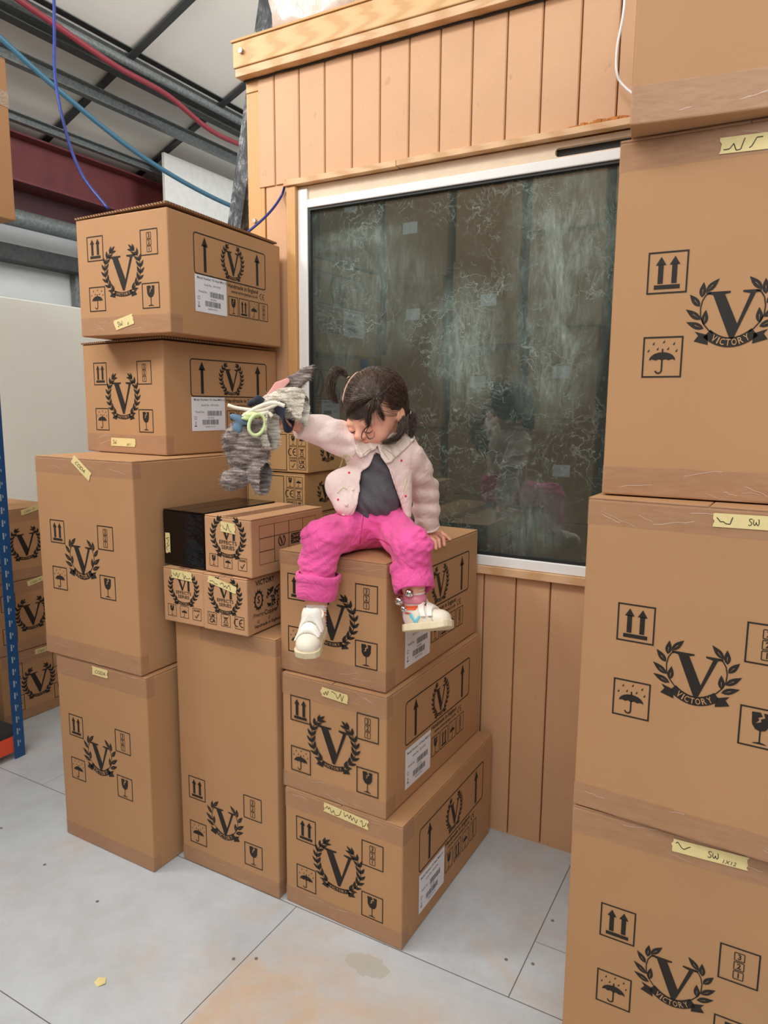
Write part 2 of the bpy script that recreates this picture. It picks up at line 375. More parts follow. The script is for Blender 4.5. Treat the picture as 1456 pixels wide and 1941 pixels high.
# plain board between frame and shelf, with the slot
bm = bmesh.new(); zt = 2.1735
add_box(bm, -1.540, WY-.004, 2.166, -1.5, WY+.03, zt)
add_box(bm, -1.4995, WY-.004, 2.1285, -.634, WY+.03, zt); add_box(bm, -.634, WY-.004, 2.158, .3, WY+.03, zt); add_box(bm, -.634, WY-.004, 2.1285, .3, WY+.03, 2.133)
bm_obj('reveal_board', bm, simple('reveal_board', (226, 204, 176), .6), WN)
boxobj('slot', (-.634, WY+.012, 2.133), (.3, WY+.02, 2.158), SEAL, WN)
bm = bmesh.new()
for k in range(9):
    a = math.pi/2+math.pi*k/8; 
    if k < 8:
        b_ = math.pi/2+math.pi*(k+1)/8; cx, cz, r = -.622, 2.1455, .0125
        v = [bm.verts.new(p) for p in ((-.635, WY-.0042, cz+.0125*(1 if math.sin(a) > 0 else -1)) if False else (cx+r*math.cos(a), WY-.0045, cz+r*math.sin(a)), (cx+r*math.cos(b_), WY-.0045, cz+r*math.sin(b_)), (-.6351, WY-.0045, cz+r*math.sin(b_)), (-.6351, WY-.0045, cz+r*math.sin(a)))]
        try: bm.faces.new(v)
        except ValueError: pass
bm_obj('slot_end', bm, MATS['reveal_board'], WN)
# ply strips around the window
for nm, a, b, m in (('shelf_strip', (-1.585, WY-.034, 2.176), (-1.14, WY-.0065, 2.1955), PLY), ('shelf_strip', (-1.137, WY-.036, 2.177), (.5, WY-.0065, 2.1955), PLY),
                    ('side_strip', (-1.578, WY-.026, .93), (-1.5405, WY+.01, 2.175), PINEV), ('sill_strip', (-1.54, WY-.022, .889), (.5, WY-.0005, .9145), PLY)):
    boxobj(nm, a, b, m, WN, .0015)
# splintered board edge above the slot
bm = bmesh.new(); rng = random.Random(5)
for i in range(26):
    x = -.605+i*.0075+rng.uniform(-.003, .003); hgt = .012*math.sin(min(1, (i+2)/12)*1.57)*rng.uniform(.5, 1)
    add_box(bm, x, WY-.018-rng.uniform(0, .006), 2.196, x+.012, WY-.0065, 2.198+hgt, mat=None)
bm_obj('splinters', bm, simple('torn_board', (190, 122, 62), .9, var=.3, nscale=90), WN)

# --- far side of the workshop
ROOFM = simple('roof_sheet', (236, 234, 226), .7, var=.03, nscale=2)
s_ = .4
def rz(x): return 3.0+s_*(x+5)
bm = bmesh.new()
v = [bm.verts.new(p) for p in ((-5.2, -3.0, rz(-5.2)), (1.2, -3.0, rz(1.2)), (1.2, 8.5, rz(1.2)), (-5.2, 8.5, rz(-5.2)))]
f = bm.faces.new(v); r = bmesh.ops.extrude_face_region(bm, geom=[f]); bmesh.ops.translate(bm, verts=[g for g in r['geom'] if isinstance(g, bmesh.types.BMVert)], vec=(0, 0, .05))
struct(bm_obj('ceiling', bm, ROOFM))
STRAP = simple('dark_strap', (58, 60, 60), .6)
for y in (3.32, 4.12, 5.0, 2.5):
    bm = bmesh.new(); L = 6.2; an = math.atan(s_)
    M = Matrix.Translation((-5.0, y, rz(-5.0)-.012)) @ Matrix.Rotation(-an, 4, 'Y')
    add_box(bm, 0, -.026, -.012, 5.4/math.cos(an), .026, 0, mat=M)
    o = bm_obj('roof_strap', bm, STRAP); tag(o, {3.32: 'dark roof strap crossing the white sheets nearest the hanging blue cord', 4.12: 'dark roof strap beside the leaning post', 5.0: 'dark roof strap farthest back under the white sheets', 2.5: 'dark roof strap nearest the camera, hidden at the top'}[y], 'strap', 'straps under the roof sheets')
GALV = simple('galvanised_steel', (118, 124, 122), .5, .35, var=.35, nscale=60)
GALVD = simple('dull_steel', (66, 68, 66), .6, .2, var=.3, nscale=30)
MAROON = simple('maroon_paint', (106, 46, 47), .55, var=.15, nscale=8)
def section(name, xz, y0, y1, mat, parent=None):
    """extrude a closed xz outline along y"""
    V = [(x, y0, z) for x, z in xz] + [(x, y1, z) for x, z in xz]; n = len(xz)
    Fc = [(i, (i+1) % n, n+(i+1) % n, n+i) for i in range(n)] + [tuple(range(n))[::-1], tuple(range(n, 2*n))]
    o = mesh_obj(name, V, Fc, mat, parent); bm = bmesh.new(); bm.from_mesh(o.data); bmesh.ops.recalc_face_normals(bm, faces=bm.faces); bm.to_mesh(o.data); bm.free(); return o
def zsec(x, zt, hgt, w, th):   # open towards +x
    return [(x-w, zt), (x, zt), (x, zt-th), (x-w+th, zt-th), (x-w+th, zt-hgt+th), (x, zt-hgt+th), (x, zt-hgt), (x-w, zt-hgt)]
pu = section('roof_purlin', zsec(-3.60, 3.545, .17, .07, .006), -1, 8.4, GALVD)
tag(pu, 'dark steel channel under the roof with a pipe in it', 'beam')
tag(tube('conduit_pipe', [(-3.588, y, 3.44) for y in np.linspace(-1, 8.4, 12)], .026, GALV, n=12), 'grey conduit pipe running inside the dark roof channel', 'pipe')
ang = section('angle_rail', zsec(-3.86, 3.36, .075, .05, .005), -1, 8.4, GALV)
tag(ang, 'speckled galvanised rail below the red hose', 'rail')
ang = section('angle_rail', zsec(-4.28, 3.205, .055, .045, .005), -1, 8.4, GALV)
tag(ang, 'thin galvanised rail just above the maroon girder', 'rail')
g = thing('steel_girder', 'maroon painted steel girder running behind the top carton', 'girder', (-4.5, 4, 2.8))
section('web', [(.0, .05), (.012, .05), (.012, .32), (.0, .32)], -5, 4.4, MAROON, g)
section('flange', [(-.09, .32), (.11, .32), (.11, .332), (-.09, .332)], -5, 4.4, MAROON, g)
section('flange', [(-.09, .03), (.11, .03), (.11, .045), (-.09, .045)], -5, 4.4, MAROON, g)
section('web_recess', [(-.10, -.12), (-.09, -.12), (-.09, .03), (-.10, .03)], -5, 4.4, simple('dark_maroon', (70, 30, 34), .6), g)
t = NT('white_cladding'); gx, gy, gz = t.xyz(t.tc.outputs['Object'])
t.color(t.ramp(t.noise(3, 4, .6), [(.3, s2l((200, 204, 204))), (.7, s2l((216, 219, 218)))])); t.set(Roughness=.5)
struct(boxobj('wall_left', (-5.2, -3, 0), (-4.72, 8.5, 3.1), t.m))
for y, nm in ((3.62, 'galvanised wall post seen over the white partition'),):
    tag(boxobj('wall_post', (-4.715, y, 1.6), (-4.655, y+.055, 2.46), GALV, None, .003), nm, 'post')
pr = tube('wall_pipe', [(-4.40, y, 2.60) for y in (-1, 2, 4.6, 8.3)], .055, GALV, n=14); tag(pr, 'thick grey pipe below the maroon girder', 'pipe')
tag(section('wall_rail', [(-4.7, 2.37), (-4.56, 2.37), (-4.56, 2.47), (-4.7, 2.47)], -1, 8.4, GALVD), 'dark steel rail across the top of the wall cladding', 'rail')
PART = simple('partition_panel', (240, 242, 232), .55, var=.03, nscale=2)
pt_ = boxobj('partition_panel', (-3.62, .3, 0), (-3.55, 4.4, 1.965), PART, None, .006); tag(pt_, 'off-white partition panel standing behind the left cartons', 'panel')
ducts = thing('roof_duct', 'white boxed duct under the roof behind the blue hose', 'duct')
ducts.location = (-4.15, 4.2, 3.03); boxobj('casing', (-.03, -.15, -.16), (0, 2.2, .24), simple('white_sheet', (232, 232, 226), .5), ducts, .004)
tag(tube('hose', spline([(-3.5, 2.3, 3.44), (-3.52, 2.7, 3.40), (-3.53, 3.1, 3.355), (-3.54, 3.5, 3.345), (-3.54, 3.9, 3.26), (-3.54, 4.4, 3.27), (-3.54, 5.2, 3.28)], 10), .017, simple('red_hose', (140, 50, 60), .45), n=10), 'red hose slung along the roof channel', 'hose')
tag(tube('hose', spline([(-3.6, 2.35, 3.28), (-3.6, 2.75, 3.12), (-3.6, 3.3, 2.95), (-3.6, 3.9, 2.86), (-3.6, 4.5, 2.84), (-3.6, 5.2, 2.86)], 10), .015, simple('light_blue_hose', (62, 108, 132), .45), n=10), 'pale blue hose hanging across below the galvanised rail', 'hose')
BLUEC = simple('blue_cable', (34, 52, 126), .4)
tag(tube('cord', spline([at(102, -60, 2.9), at(103, 60, 2.9), at(105, 150, 2.85), at(125, 250, 2.8), at(155, 330, 2.7), at(205, 396, 2.66)], 12), .0062, BLUEC), 'blue cord hanging down to the top left carton', 'cord')
tag(tube('cord', spline([(-1.575, WY-.03, 2.195), at(535, 368, 2.5), at(520, 392, 2.48), at(500, 414, 2.46), at(470, 440, 2.45)], 12), .0045, BLUEC), 'short blue cord from the window corner to the top carton', 'cord')
tag(tube('cord', spline([at(1188, -40, 1.86), at(1181, 30, 1.87), at(1170, 90, 1.885), at(1169, 135, 1.89), at(1180, 160, 1.89), at(1215, 190, 1.86)], 12), .0036, simple('white_cable', (238, 236, 232), .4)), 'white cable hanging down the right end of the panelling', 'cord')
# leaning steel post behind the cabin corner
t = NT('worn_black_paint'); n = t.noise(22, 8, .75, t.mapping((1, 1, .5)), .5)
t.color(t.ramp(n, [(.44, s2l((46, 48, 52))), (.54, s2l((88, 92, 96))), (.64, s2l((180, 183, 184)))])); t.set(Roughness=.5)
a_, b_ = Vector((-2.36, 2.75, 2.0)), Vector((-2.03, 2.75, 3.45))
ax = (b_-a_); Ln = ax.length; M = Matrix.Translation(a_) @ ax.to_track_quat('Z', 'Y').to_matrix().to_4x4()
po = thing('steel_post', 'leaning dark steel post with chipped paint beside the cabin corner', 'post')
bm = bmesh.new(); add_box(bm, -.045, -.006, -2.1, .045, .006, Ln, mat=M); add_box(bm, -.045, .0065, -2.1, -.033, .075, Ln, mat=M); bm_obj('angle_section', bm, t.m, po)
bm = bmesh.new(); M2 = Matrix.Translation((-1.95, 2.85, 3.05)) @ Matrix.Rotation(math.radians(35), 4, 'Y'); add_box(bm, -.02, 0, -.6, .03, .02, .6, mat=M2)
tag(bm_obj('steel_brace', bm, STRAP), 'dark diagonal brace passing behind the leaning post', 'brace')
# ------------------------------------------------------------------ flat printed artwork (u right, v up, metres)
class Art:
    def __init__(s): s.V = []; s.F = []
    def poly(s, pts, z=0.0):
        k = len(s.V); s.V += [(p[0], p[1], z) for p in pts]; s.F.append(tuple(range(k, k+len(pts)))); return s
    def rect(s, x0, y0, x1, y1, z=0.0): return s.poly([(x0, y0), (x1, y0), (x1, y1), (x0, y1)], z)
    def frame(s, x0, y0, x1, y1, t, r=0.0):
        if r <= 0:
            s.rect(x0, y0, x1, y0+t); s.rect(x0, y1-t, x1, y1); s.rect(x0, y0+t, x0+t, y1-t); s.rect(x1-t, y0+t, x1, y1-t); return s
        out = []; inn = []
        for cx, cy, a0 in ((x1-r, y1-r, 0), (x0+r, y1-r, 90), (x0+r, y0+r, 180), (x1-r, y0+r, 270)):
            for k in range(5):
                a = math.radians(a0+k*22.5); out.append((cx+r*math.cos(a), cy+r*math.sin(a))); inn.append((cx+(r-t)*math.cos(a), cy+(r-t)*math.sin(a)))
        n = len(out); k0 = len(s.V); s.V += [(x, y, 0) for x, y in out+inn]
        for i in range(n): s.F.append((k0+i, k0+(i+1) % n, k0+n+(i+1) % n, k0+n+i))
        return s
    def line(s, pts, t):
        for (a, b) in zip(pts[:-1], pts[1:]):
            dx, dy = b[0]-a[0], b[1]-a[1]; L = math.hypot(dx, dy) or 1; nx, ny = -dy/L*t/2, dx/L*t/2
            s.poly([(a[0]-nx, a[1]-ny), (b[0]-nx, b[1]-ny), (b[0]+nx, b[1]+ny), (a[0]+nx, a[1]+ny)])
        return s
    def add(s, o, x=0, y=0, sx=1, sy=None, rot=0, z=0):
        sy = sx if sy is None else sy; k = len(s.V); c, n = math.cos(rot), math.sin(rot)
        s.V += [(x+(a*c*sx-b*n*sy), y+(a*n*sx+b*c*sy), q+z) for a, b, q in o.V]; s.F += [tuple(k+i for i in f) for f in o.F]; return s
_txt = {}
def text(st, size=1.0, align='CENTER', bold=0.0, shear=0.0):
    key = (st, align, bold, shear)
    if key not in _txt:
        cu = bpy.data.curves.new('lettering', 'FONT'); cu.body = st; cu.size = 1; cu.align_x = align; cu.align_y = 'BOTTOM_BASELINE' if False else 'BOTTOM'
        cu.offset = bold; cu.shear = shear; cu.resolution_u = 2; cu.fill_mode = 'FRONT'
        ob = bpy.data.objects.new('lettering', cu); COL.objects.link(ob)
        dg = bpy.context.evaluated_depsgraph_get(); me = ob.evaluated_get(dg).to_mesh()
        A = Art(); A.V = [tuple(v.co) for v in me.vertices]; A.F = [tuple(p.vertices) for p in me.polygons]
        ymin = min([v[1] for v in A.V] or [0]); A.V = [(v[0], v[1]-ymin, 0) for v in A.V]
        ob.evaluated_get(dg).to_mesh_clear(); COL.objects.unlink(ob); bpy.data.objects.remove(ob); bpy.data.curves.remove(cu); _txt[key] = A
    return Art().add(_txt[key], sx=size)

def leaf(L, w, n=6):
    a = []
    for i in range(n+1):
        t = i/n; a.append((t*L, w*math.sin(math.pi*t**.8)*(1-.15*t)))
    return [(x, y) for x, y in a] + [(x, -y) for x, y in a[-2:0:-1]]
def put(A, pts, x, y, ang, z=0):
    c, s = math.cos(ang), math.sin(ang); A.poly([(x+p[0]*c-p[1]*s, y+p[0]*s+p[1]*c) for p in pts], z)
VPOLY = [(-.29, .31), (-.03, .31), (-.03, .285), (-.088, .268), (.062, -.16), (.178, .262), (.10, .285), (.10, .31), (.29, .31), (.29, .285), (.232, .265), (.035, -.37), (-.008, -.37), (-.215, .265), (-.29, .285)]
def vshape(A, sx=1.0, sy=1.0, dx=0, dy=0):
    P = [(x*sx+dx, y*sy+dy) for x, y in VPOLY]
    # split into simple pieces so that every face stays convex enough
    A.poly([P[0], P[14], P[13], P[3], P[2], P[1]][::-1]); A.poly([P[3], P[13], P[12], P[4]]); A.poly([P[4], P[12], P[11]]); A.poly([P[4], P[11], P[10], P[5]]); A.poly([P[5], P[10], P[9], P[8], P[7], P[6]])
def banner(A, T, xw, y0, sag, th, txt_h, tails=True, notch=.03):
    """smiling ribbon from -xw to xw, centre dropped by sag; reversed lettering goes into T"""
    n = 12; up = []; dn = []
    for i in range(n+1):
        x = -xw+2*xw*i/n; y = y0-sag*(1-(x/xw)**2); sl = 2*sag*x/xw**2; L = math.hypot(1, sl); nx, ny = -sl/L, 1/L
        up.append((x+nx*th/2, y+ny*th/2)); dn.append((x-nx*th/2, y-ny*th/2))
    for i in range(n): A.poly([dn[i], dn[i+1], up[i+1], up[i]])
    if tails:
        for s in (-1, 1):
            e = th*1.0
            p = [(s*(xw-.012), y0-th*.15), (s*(xw+e*1.15), y0+th*.25), (s*(xw+e*.8), y0-th*.2), (s*(xw+e*1.2), y0-th*.75), (s*(xw-.02), y0-th*1.15)]
            A.poly([p[0], p[1], p[2]] if s < 0 else [p[2], p[1], p[0]]); A.poly([p[0], p[2], p[4]]); A.poly([p[2], p[3], p[4]])
    word = 'VICTORY'; ws = [1.0, .42, .98, .95, 1.08, 1.0, .95]; tot = sum(ws); x = -xw*.80
    for ch, wd in zip(word, ws):
        w = wd/tot*xw*1.60; cx = x+w/2; x += w
        y = y0-sag*(1-(cx/xw)**2); ang = math.atan(2*sag*cx/xw**2)
        g = text(ch, 1.0, 'CENTER', .012); hh = max(v[1] for v in g.V) or 1
        sy = txt_h/hh; gw = (max(v[0] for v in g.V)-min(v[0] for v in g.V)) or 1; sx = min(sy*1.15, w*.82/gw)
        mxc = (max(v[0] for v in g.V)+min(v[0] for v in g.V))/2; g = Art().add(g, -mxc, -hh/2)
        T.add(g, cx, y, sx, sy, ang, .0004)
def branch_a(A, s, inner=True, n=8):
    pts = []
    for i in range(25):
        t = i/24; a = math.radians(252-124*t); pts.append((s*-(.40*-math.cos(a)), .04+.47*math.sin(a)))
    A.line(pts, .012)
    for j in range(n):
        t = .10+.86*j/(n-1); k = t*24; i = min(23, int(k)); fx = k-i
        x = pts[i][0]*(1-fx)+pts[i+1][0]*fx; y = pts[i][1]*(1-fx)+pts[i+1][1]*fx
        dx, dy = pts[i+1][0]-pts[i][0], pts[i+1][1]-pts[i][1]; a = math.atan2(dy, dx)
        L = .168-.03*abs(t-.5); put(A, leaf(L, .031), x, y, a+s*-.62 if False else a+s*(-.60)); put(A, leaf(L*.9, .028), x, y, a+s*.50)
    i = 24; a = math.atan2(pts[24][1]-pts[23][1], pts[24][0]-pts[23][0]); put(A, leaf(.14, .026), pts[24][0], pts[24][1], a)
def emblem_a():
    A, T = Art(), Art(); vshape(A, 1, 1.0, 0, .0)
    for s in (-1, 1): branch_a(A, -s)
    banner(A, T, .20, -.40, .045, .088, .05); return A, T
def emblem_b():
    A, T = Art(), Art(); vshape(A, 1.0, .80, 0, -.005)
    LV = [((-.293, .246), (-.165, .384)), ((-.335, .186), (-.324, .353)), ((-.35, .083), (-.462, .219)), ((-.333, -.07), (-.493, .05)), ((-.293, -.176), (-.479, -.097)), ((-.293, -.133), (-.281, .033))]
    for s in (1, -1):
        for a, b in LV:
            L = math.hypot(b[0]-a[0], b[1]-a[1]); put(A, leaf(L*1.06, .040), s*a[0], a[1], math.atan2(b[1]-a[1], s*(b[0]-a[0])))
            # pale slit at the stalk end of each leaf
            ux, uy = (b[0]-a[0])/L, (b[1]-a[1])/L
            q = [(a[0]+ux*L*.15, a[1]+uy*L*.15), (a[0]+ux*L*.55-uy*.003, a[1]+uy*L*.55+ux*.003), (a[0]+ux*L*.55+uy*.003, a[1]+uy*L*.55-ux*.003)]
            T.poly([(s*x, y) for x, y in (q if s > 0 else q[::-1])], .0004)
        A.line([(s*-.235, .236), (s*-.29, .21), (s*-.325, .15), (s*-.342, .06), (s*-.335, -.04), (s*-.30, -.12), (s*-.235, -.20), (s*-.19, -.235)], .014)
    banner(A, T, .255, -.235, .11, .115, .078, True); return A, T
def emblem_vi():
    A, T = Art(), Art()
    P = [(-.19, .26), (-.05, .26), (-.05, .24), (-.085, .23), (-.02, .02), (.04, .23), (.0, .24), (.0, .26), (.10, .26), (.10, .24), (.075, .235), (-.02, -.06), (-.05, -.06), (-.155, .235), (-.19, .24)]
    A.poly([P[0], P[14], P[13], P[3], P[2], P[1]][::-1]); A.poly([P[3], P[13], P[12], P[4]]); A.poly([P[4], P[12], P[11]]); A.poly([P[4], P[11], P[10], P[5]]); A.poly([P[5], P[10], P[9], P[8], P[7], P[6]])
    A.rect(.125, -.06, .185, .26)
    A.add(text('EFFECTS', .125, bold=.01), -.0, -.17); A.add(text('SERIES', .125, bold=.01), -.0, -.29)
    for s in (-1, 1): branch_a(A, -s)
    banner(A, T, .20, -.40, .045, .088, .05); return A, T
def icon(kind, w=.068, h=.073, t=.0028):
    A = Art(); A.frame(0, 0, w, h, t); cx = w/2
    if kind == 'up':
        for x in (w*.33, w*.67):
            A.rect(x-w*.065, h*.24, x+w*.065, h*.70); A.poly([(x-w*.13, h*.68), (x+w*.13, h*.68), (x, h*.88)])
        A.rect(w*.18, h*.11, w*.82, h*.21)
    elif kind == 'rain':
        n = 10; top = [(cx+w*.33*math.cos(math.pi*i/n), h*.42+h*.2*math.sin(math.pi*i/n)) for i in range(n+1)]
        low = [(cx+w*.33*(-1+2*i/8), h*.42+(h*.03 if i % 2 else 0)) for i in range(1, 8)]
        A.poly(top+low); A.rect(cx-w*.02, h*.60, cx+w*.02, h*.70); A.rect(cx-w*.02, h*.16, cx+w*.02, h*.45)
        A.line([(cx+w*.0, h*.17), (cx-w*.03, h*.115), (cx-w*.09, h*.105), (cx-w*.14, h*.13), (cx-w*.155, h*.17)], w*.04)
        for dx, dy in ((-.36, .66), (-.24, .83), (-.13, .70), (.02, .87), (.13, .70), (.27, .82), (.34, .65)):
            x, y = cx+dx*w, dy*h; A.poly([(x-w*.025, y-h*.02), (x, y-h*.035), (x+w*.025, y-h*.015), (x+w*.03, y+h*.045)])
    elif kind == 'glass':
        A.poly([(cx-w*.22, h*.88), (cx-w*.20, h*.58), (cx-w*.12, h*.46), (cx, h*.42), (cx+w*.12, h*.46), (cx+w*.20, h*.58), (cx+w*.22, h*.88), (cx+w*.05, h*.885), (cx+w*.09, h*.77), (cx-w*.01, h*.72), (cx+w*.01, h*.66), (cx-w*.12, h*.60), (cx-w*.04, h*.70), (cx-w*.07, h*.75), (cx+w*.03, h*.80), (cx-w*.02, h*.89)])
        A.rect(cx-w*.018, h*.14, cx+w*.018, h*.44); A.poly([(cx-w*.17, h*.10), (cx+w*.17, h*.10), (cx+w*.13, h*.125), (cx, h*.15), (cx-w*.13, h*.125)])
    elif kind == 'stack':
        for i, ch in enumerate('123'):
            q = h*.24; y = h*.115+i*q*1.08; A.frame(cx-q*.52, y, cx+q*.52, y+q, h*.022, h*.03); A.add(text(ch, q*.85, bold=.02), cx, y+q*.2)
    elif kind == 'ce':
        A = Art(); A.frame(0, 0, w, h, t)
        ce(A, w/2, h/2, h*.30)
    elif kind == 'ukca':
        A.add(text('UK', h*.44, bold=.03), cx, h*.52); A.add(text('CA', h*.44, bold=.03), cx, h*.14)
    elif kind == 'rohs':
        A.add(text('ROHS', h*.24, bold=.03), cx, h*.70); A.line([(w*.28, h*.36), (w*.42, h*.18), (w*.72, h*.56)], w*.07)
    elif kind == 'bin':
        A.rect(w*.25, h*.10, w*.75, h*.18); A.frame(cx-w*.16, h*.28, cx+w*.16, h*.68, w*.035); A.rect(cx-w*.22, h*.70, cx+w*.22, h*.76)
        A.line([(w*.2, h*.25), (w*.8, h*.84)], w*.035); A.line([(w*.8, h*.25), (w*.2, h*.84)], w*.035)
    return A
def ce(A, x, y, r):
    for k, cx in enumerate((x-r*.75, x+r*.95)):
        pts = [(cx+r*math.cos(math.radians(a)), y+r*math.sin(math.radians(a))) for a in range(75 if not k else 80, 290 if not k else 285, 12)]
        A.line(pts, r*.26)
    A.line([(x+r*.05, y), (x+r*.85, y)], r*.24)
_pm = {}
def art_mesh(key, fn, mat):
    if key not in _pm:
        A = fn(); me = bpy.data.meshes.new(key); me.from_pydata(A.V, [], A.F); me.materials.append(mat); me.update(); _pm[key] = me
    return _pm[key]
def place_art(name, me, parent, face, w, d, u, v, scale=1.0, rot=0.0, lift=.0007):
    """face 'f' front (-y) or 's' right (+x) or 'L' label face; (u, v) from the lower left corner of that face"""
    o = bpy.data.objects.new(name, me); COL.objects.link(o); o.parent = parent
    if face == 'f': M = Matrix(((1, 0, 0, u-w/2), (0, 0, -1, -d/2-lift), (0, 1, 0, v), (0, 0, 0, 1)))
    else: M = Matrix(((0, 0, 1, w/2+lift), (1, 0, 0, u-d/2), (0, 1, 0, v), (0, 0, 0, 1)))
    o.matrix_local = M @ Matrix.Rotation(rot, 4, 'Z') @ (Matrix.Diagonal((scale[0], scale[1], 1, 1)) if isinstance(scale, tuple) else Matrix.Scale(scale, 4)); return o
EA, EB, EV = emblem_a(), emblem_b(), emblem_vi()
def put_emblem(kind, parent, face, w, d, u, v, size, label='printed_emblem'):
    E = {'a': EA, 'b': EB, 'v': EV}[kind]; size = (size, size*{'a': .81 if face == 'f' else .86, 'b': 1.0, 'v': .80}[kind])
    o = place_art(label, art_mesh('emblem_'+kind, lambda: E[0], INK), parent, face, w, d, u, v, size)
    q = place_art('ribbon_lettering', art_mesh('ribbon_lettering_'+kind, lambda: E[1], INK_TXT), parent, face, w, d, u, v, size); 
    q.parent = o; q.matrix_local = Matrix.Translation((0, 0, .0004)); return o
ICN = {'up': 'arrows_symbol', 'rain': 'umbrella_symbol', 'glass': 'glass_symbol', 'stack': 'stacking_symbol', 'ce': 'conformity_symbol', 'ukca': 'conformity_symbol', 'rohs': 'tick_symbol', 'bin': 'bin_symbol'}
def put_icon(kind, parent, face, w, d, u, v, iw=.068, ih=.073):
    return place_art(ICN[kind], art_mesh('icon_%s_%.3f_%.3f' % (kind, iw, ih), lambda: icon(kind, iw, ih, .0028 if iw > .06 else (.0022 if iw > .045 else .0013)), INK), parent, face, w, d, u, v)
def front_set(parent, w, d, cx, cy, half=.143, kind='a', es=.182, up_v=None):
    """four handling symbols round an emblem whose centre is (cx, cy)"""
    put_icon('up', parent, 'f', w, d, cx-half, cy+.038); put_icon('rain', parent, 'f', w, d, cx-half, cy-.110)
    put_icon('stack', parent, 'f', w, d, cx+half-.068, cy+.038); put_icon('glass', parent, 'f', w, d, cx+half-.068, cy-.112)
    put_emblem(kind, parent, 'f', w, d, cx, cy, es)
def side_art(which):
    A = Art()
    A.frame(.100, .178, .500, .300, .0035, .010) if which != 'M1' else None
    return A
def scribble(words, w, h, seed=0, t=.0016):
    """loose handwriting: a wavy pen line per word"""
    rng = random.Random(seed); A = Art(); x = 0
    for n in words:
        pts = []; L = n
        k = max(4, int(n/.0045))
        for i in range(k+1):
            pts.append((x+L*i/k+rng.uniform(-.0012, .0012), h*(.5+rng.choice((-1, 1))*rng.uniform(.05, .38))))
        A.line(pts, t); x += L+.008
    return A
def bold_sw(h):
    """marker-pen letters S W"""
    A = Art(); S = [(.9, .85), (.55, 1.0), (.2, .85), (.35, .6), (.75, .42), (.7, .12), (.3, 0), (.05, .12)]
    A.line([(x*h*.6, y*h) for x, y in S], h*.1)
    Wp = [(1.15, .85), (1.1, .3), (1.35, .05), (1.6, .3), (1.68, .55), (1.8, .2), (2.05, .05), (2.3, .35), (2.25, .85), (2.1, .95)]
    A.line([(x*h*.6, y*h) for x, y in Wp], h*.1); return A
def masking(parent, face, w, d, u, v, tw, th, rot, words, seed, sw=False, extra=None, word=None):
    rng = random.Random(seed)
    A = Art(); n = 5; L = [(rng.uniform(-.003, .003), th*i/n) for i in range(n+1)]; R = [(tw+rng.uniform(-.003, .003), th*i/n) for i in range(n+1)]
    A.poly(L[::-1]+R)
    me = bpy.data.meshes.new('masking_tape'); me.from_pydata([(x, y, .0) for x, y, z in A.V], [], A.F); me.materials.append(MASK)
    o = place_art('masking_tape', me, parent, face, w, d, u, v, 1, rot, .0017); o['label'] = 'yellow masking tape with handwriting'
    B = Art()
    if words: B.add(scribble(words, tw, th, seed), .006, 0)
    if word: B = Art().add(text(word, th*.62, 'LEFT', shear=.35), tw*.14, th*.24)
    if extra: B.add(text(extra, th*.42, 'LEFT', shear=.3), tw*.66, th*.1)
    if B.V:
        m2 = bpy.data.meshes.new('handwriting'); m2.from_pydata(B.V, [], B.F); m2.materials.append(PEN); q = bpy.data.objects.new('handwriting', m2); COL.objects.link(q); q.parent = o; q.location = (0, 0, .0004)
    if sw:
        B = bold_sw(th*.5); m2 = bpy.data.meshes.new('marker_letters'); m2.from_pydata(B.V, [], B.F); m2.materials.append(PEN_BOLD); q = bpy.data.objects.new('marker_letters', m2); COL.objects.link(q); q.parent = o; q.location = (tw*(sw if isinstance(sw, float) else .36), th*.25, .0004)
    return o
def tape_band(parent, w, d, z0, z1, u0=0.0, u1=None, wrap=.035, wrapl=0.0, lift=.0006, seed=0, crease=4):
    """parcel tape across the front, folded round the near right edge"""
    u1 = w if u1 is None else u1; rng = random.Random(seed)
    xs = [u0-w/2+(u1-u0)*i/14 for i in range(15)]; V = []; Fc = []
    P = [(x, -d/2-lift) for x in xs]
    if wrap: P += [(w/2+lift, -d/2-lift), (w/2+lift, -d/2+wrap*.5), (w/2+lift, -d/2+wrap)]
    for x, y in P:
        e = rng.uniform(-.0012, .0012); V += [(x, y, z0+e), (x, y, z1+e)]
    n = len(P)
    for i in range(n-1): Fc.append((2*i, 2*i+2, 2*i+3, 2*i+1))
    o = mesh_obj('parcel_tape', V, Fc, TAPE, parent)
    # bright creases in the film
    A = Art()
    for _ in range(crease):
        x = rng.uniform(.05, .85)*w; y = z0+rng.uniform(.15, .85)*(z1-z0); L = rng.uniform(.02, .07); a = rng.uniform(-.45, .3)
        pts = [(x+L*k/5*math.cos(a)+rng.uniform(-.001, .001), y+L*k/5*math.sin(a)+rng.uniform(-.0015, .0015)) for k in range(6)]
        pts = [(px, min(max(py, z0+.002), z1-.002)) for px, py in pts]; A.line(pts, rng.uniform(.0005, .0011))
    if A.V:
        me = bpy.data.meshes.new('crease'); me.from_pydata(A.V, [], A.F); me.materials.append(CREASE); q = place_art('crease', me, parent, 'f', w, d, 0, 0, 1, 0, lift+.0004); q.parent = o; q.name = 'crease'
    return o
CORR = NT('corrugated_edge_lines'); cw_ = CORR.new('ShaderNodeTexWave'); cw_.inputs['Scale'].default_value = 55; cw_.inputs['Distortion'].default_value = .3; cw_.bands_direction = 'DIAGONAL'
CORR.link(CORR.tc.outputs['Object'], cw_.inputs['Vector']); CORR.color(CORR.ramp(cw_.outputs['Fac'], [(.3, s2l((70, 46, 30))), (.7, s2l((168, 124, 84)))])); CORR.set(Roughness=.9); CORR = CORR.m
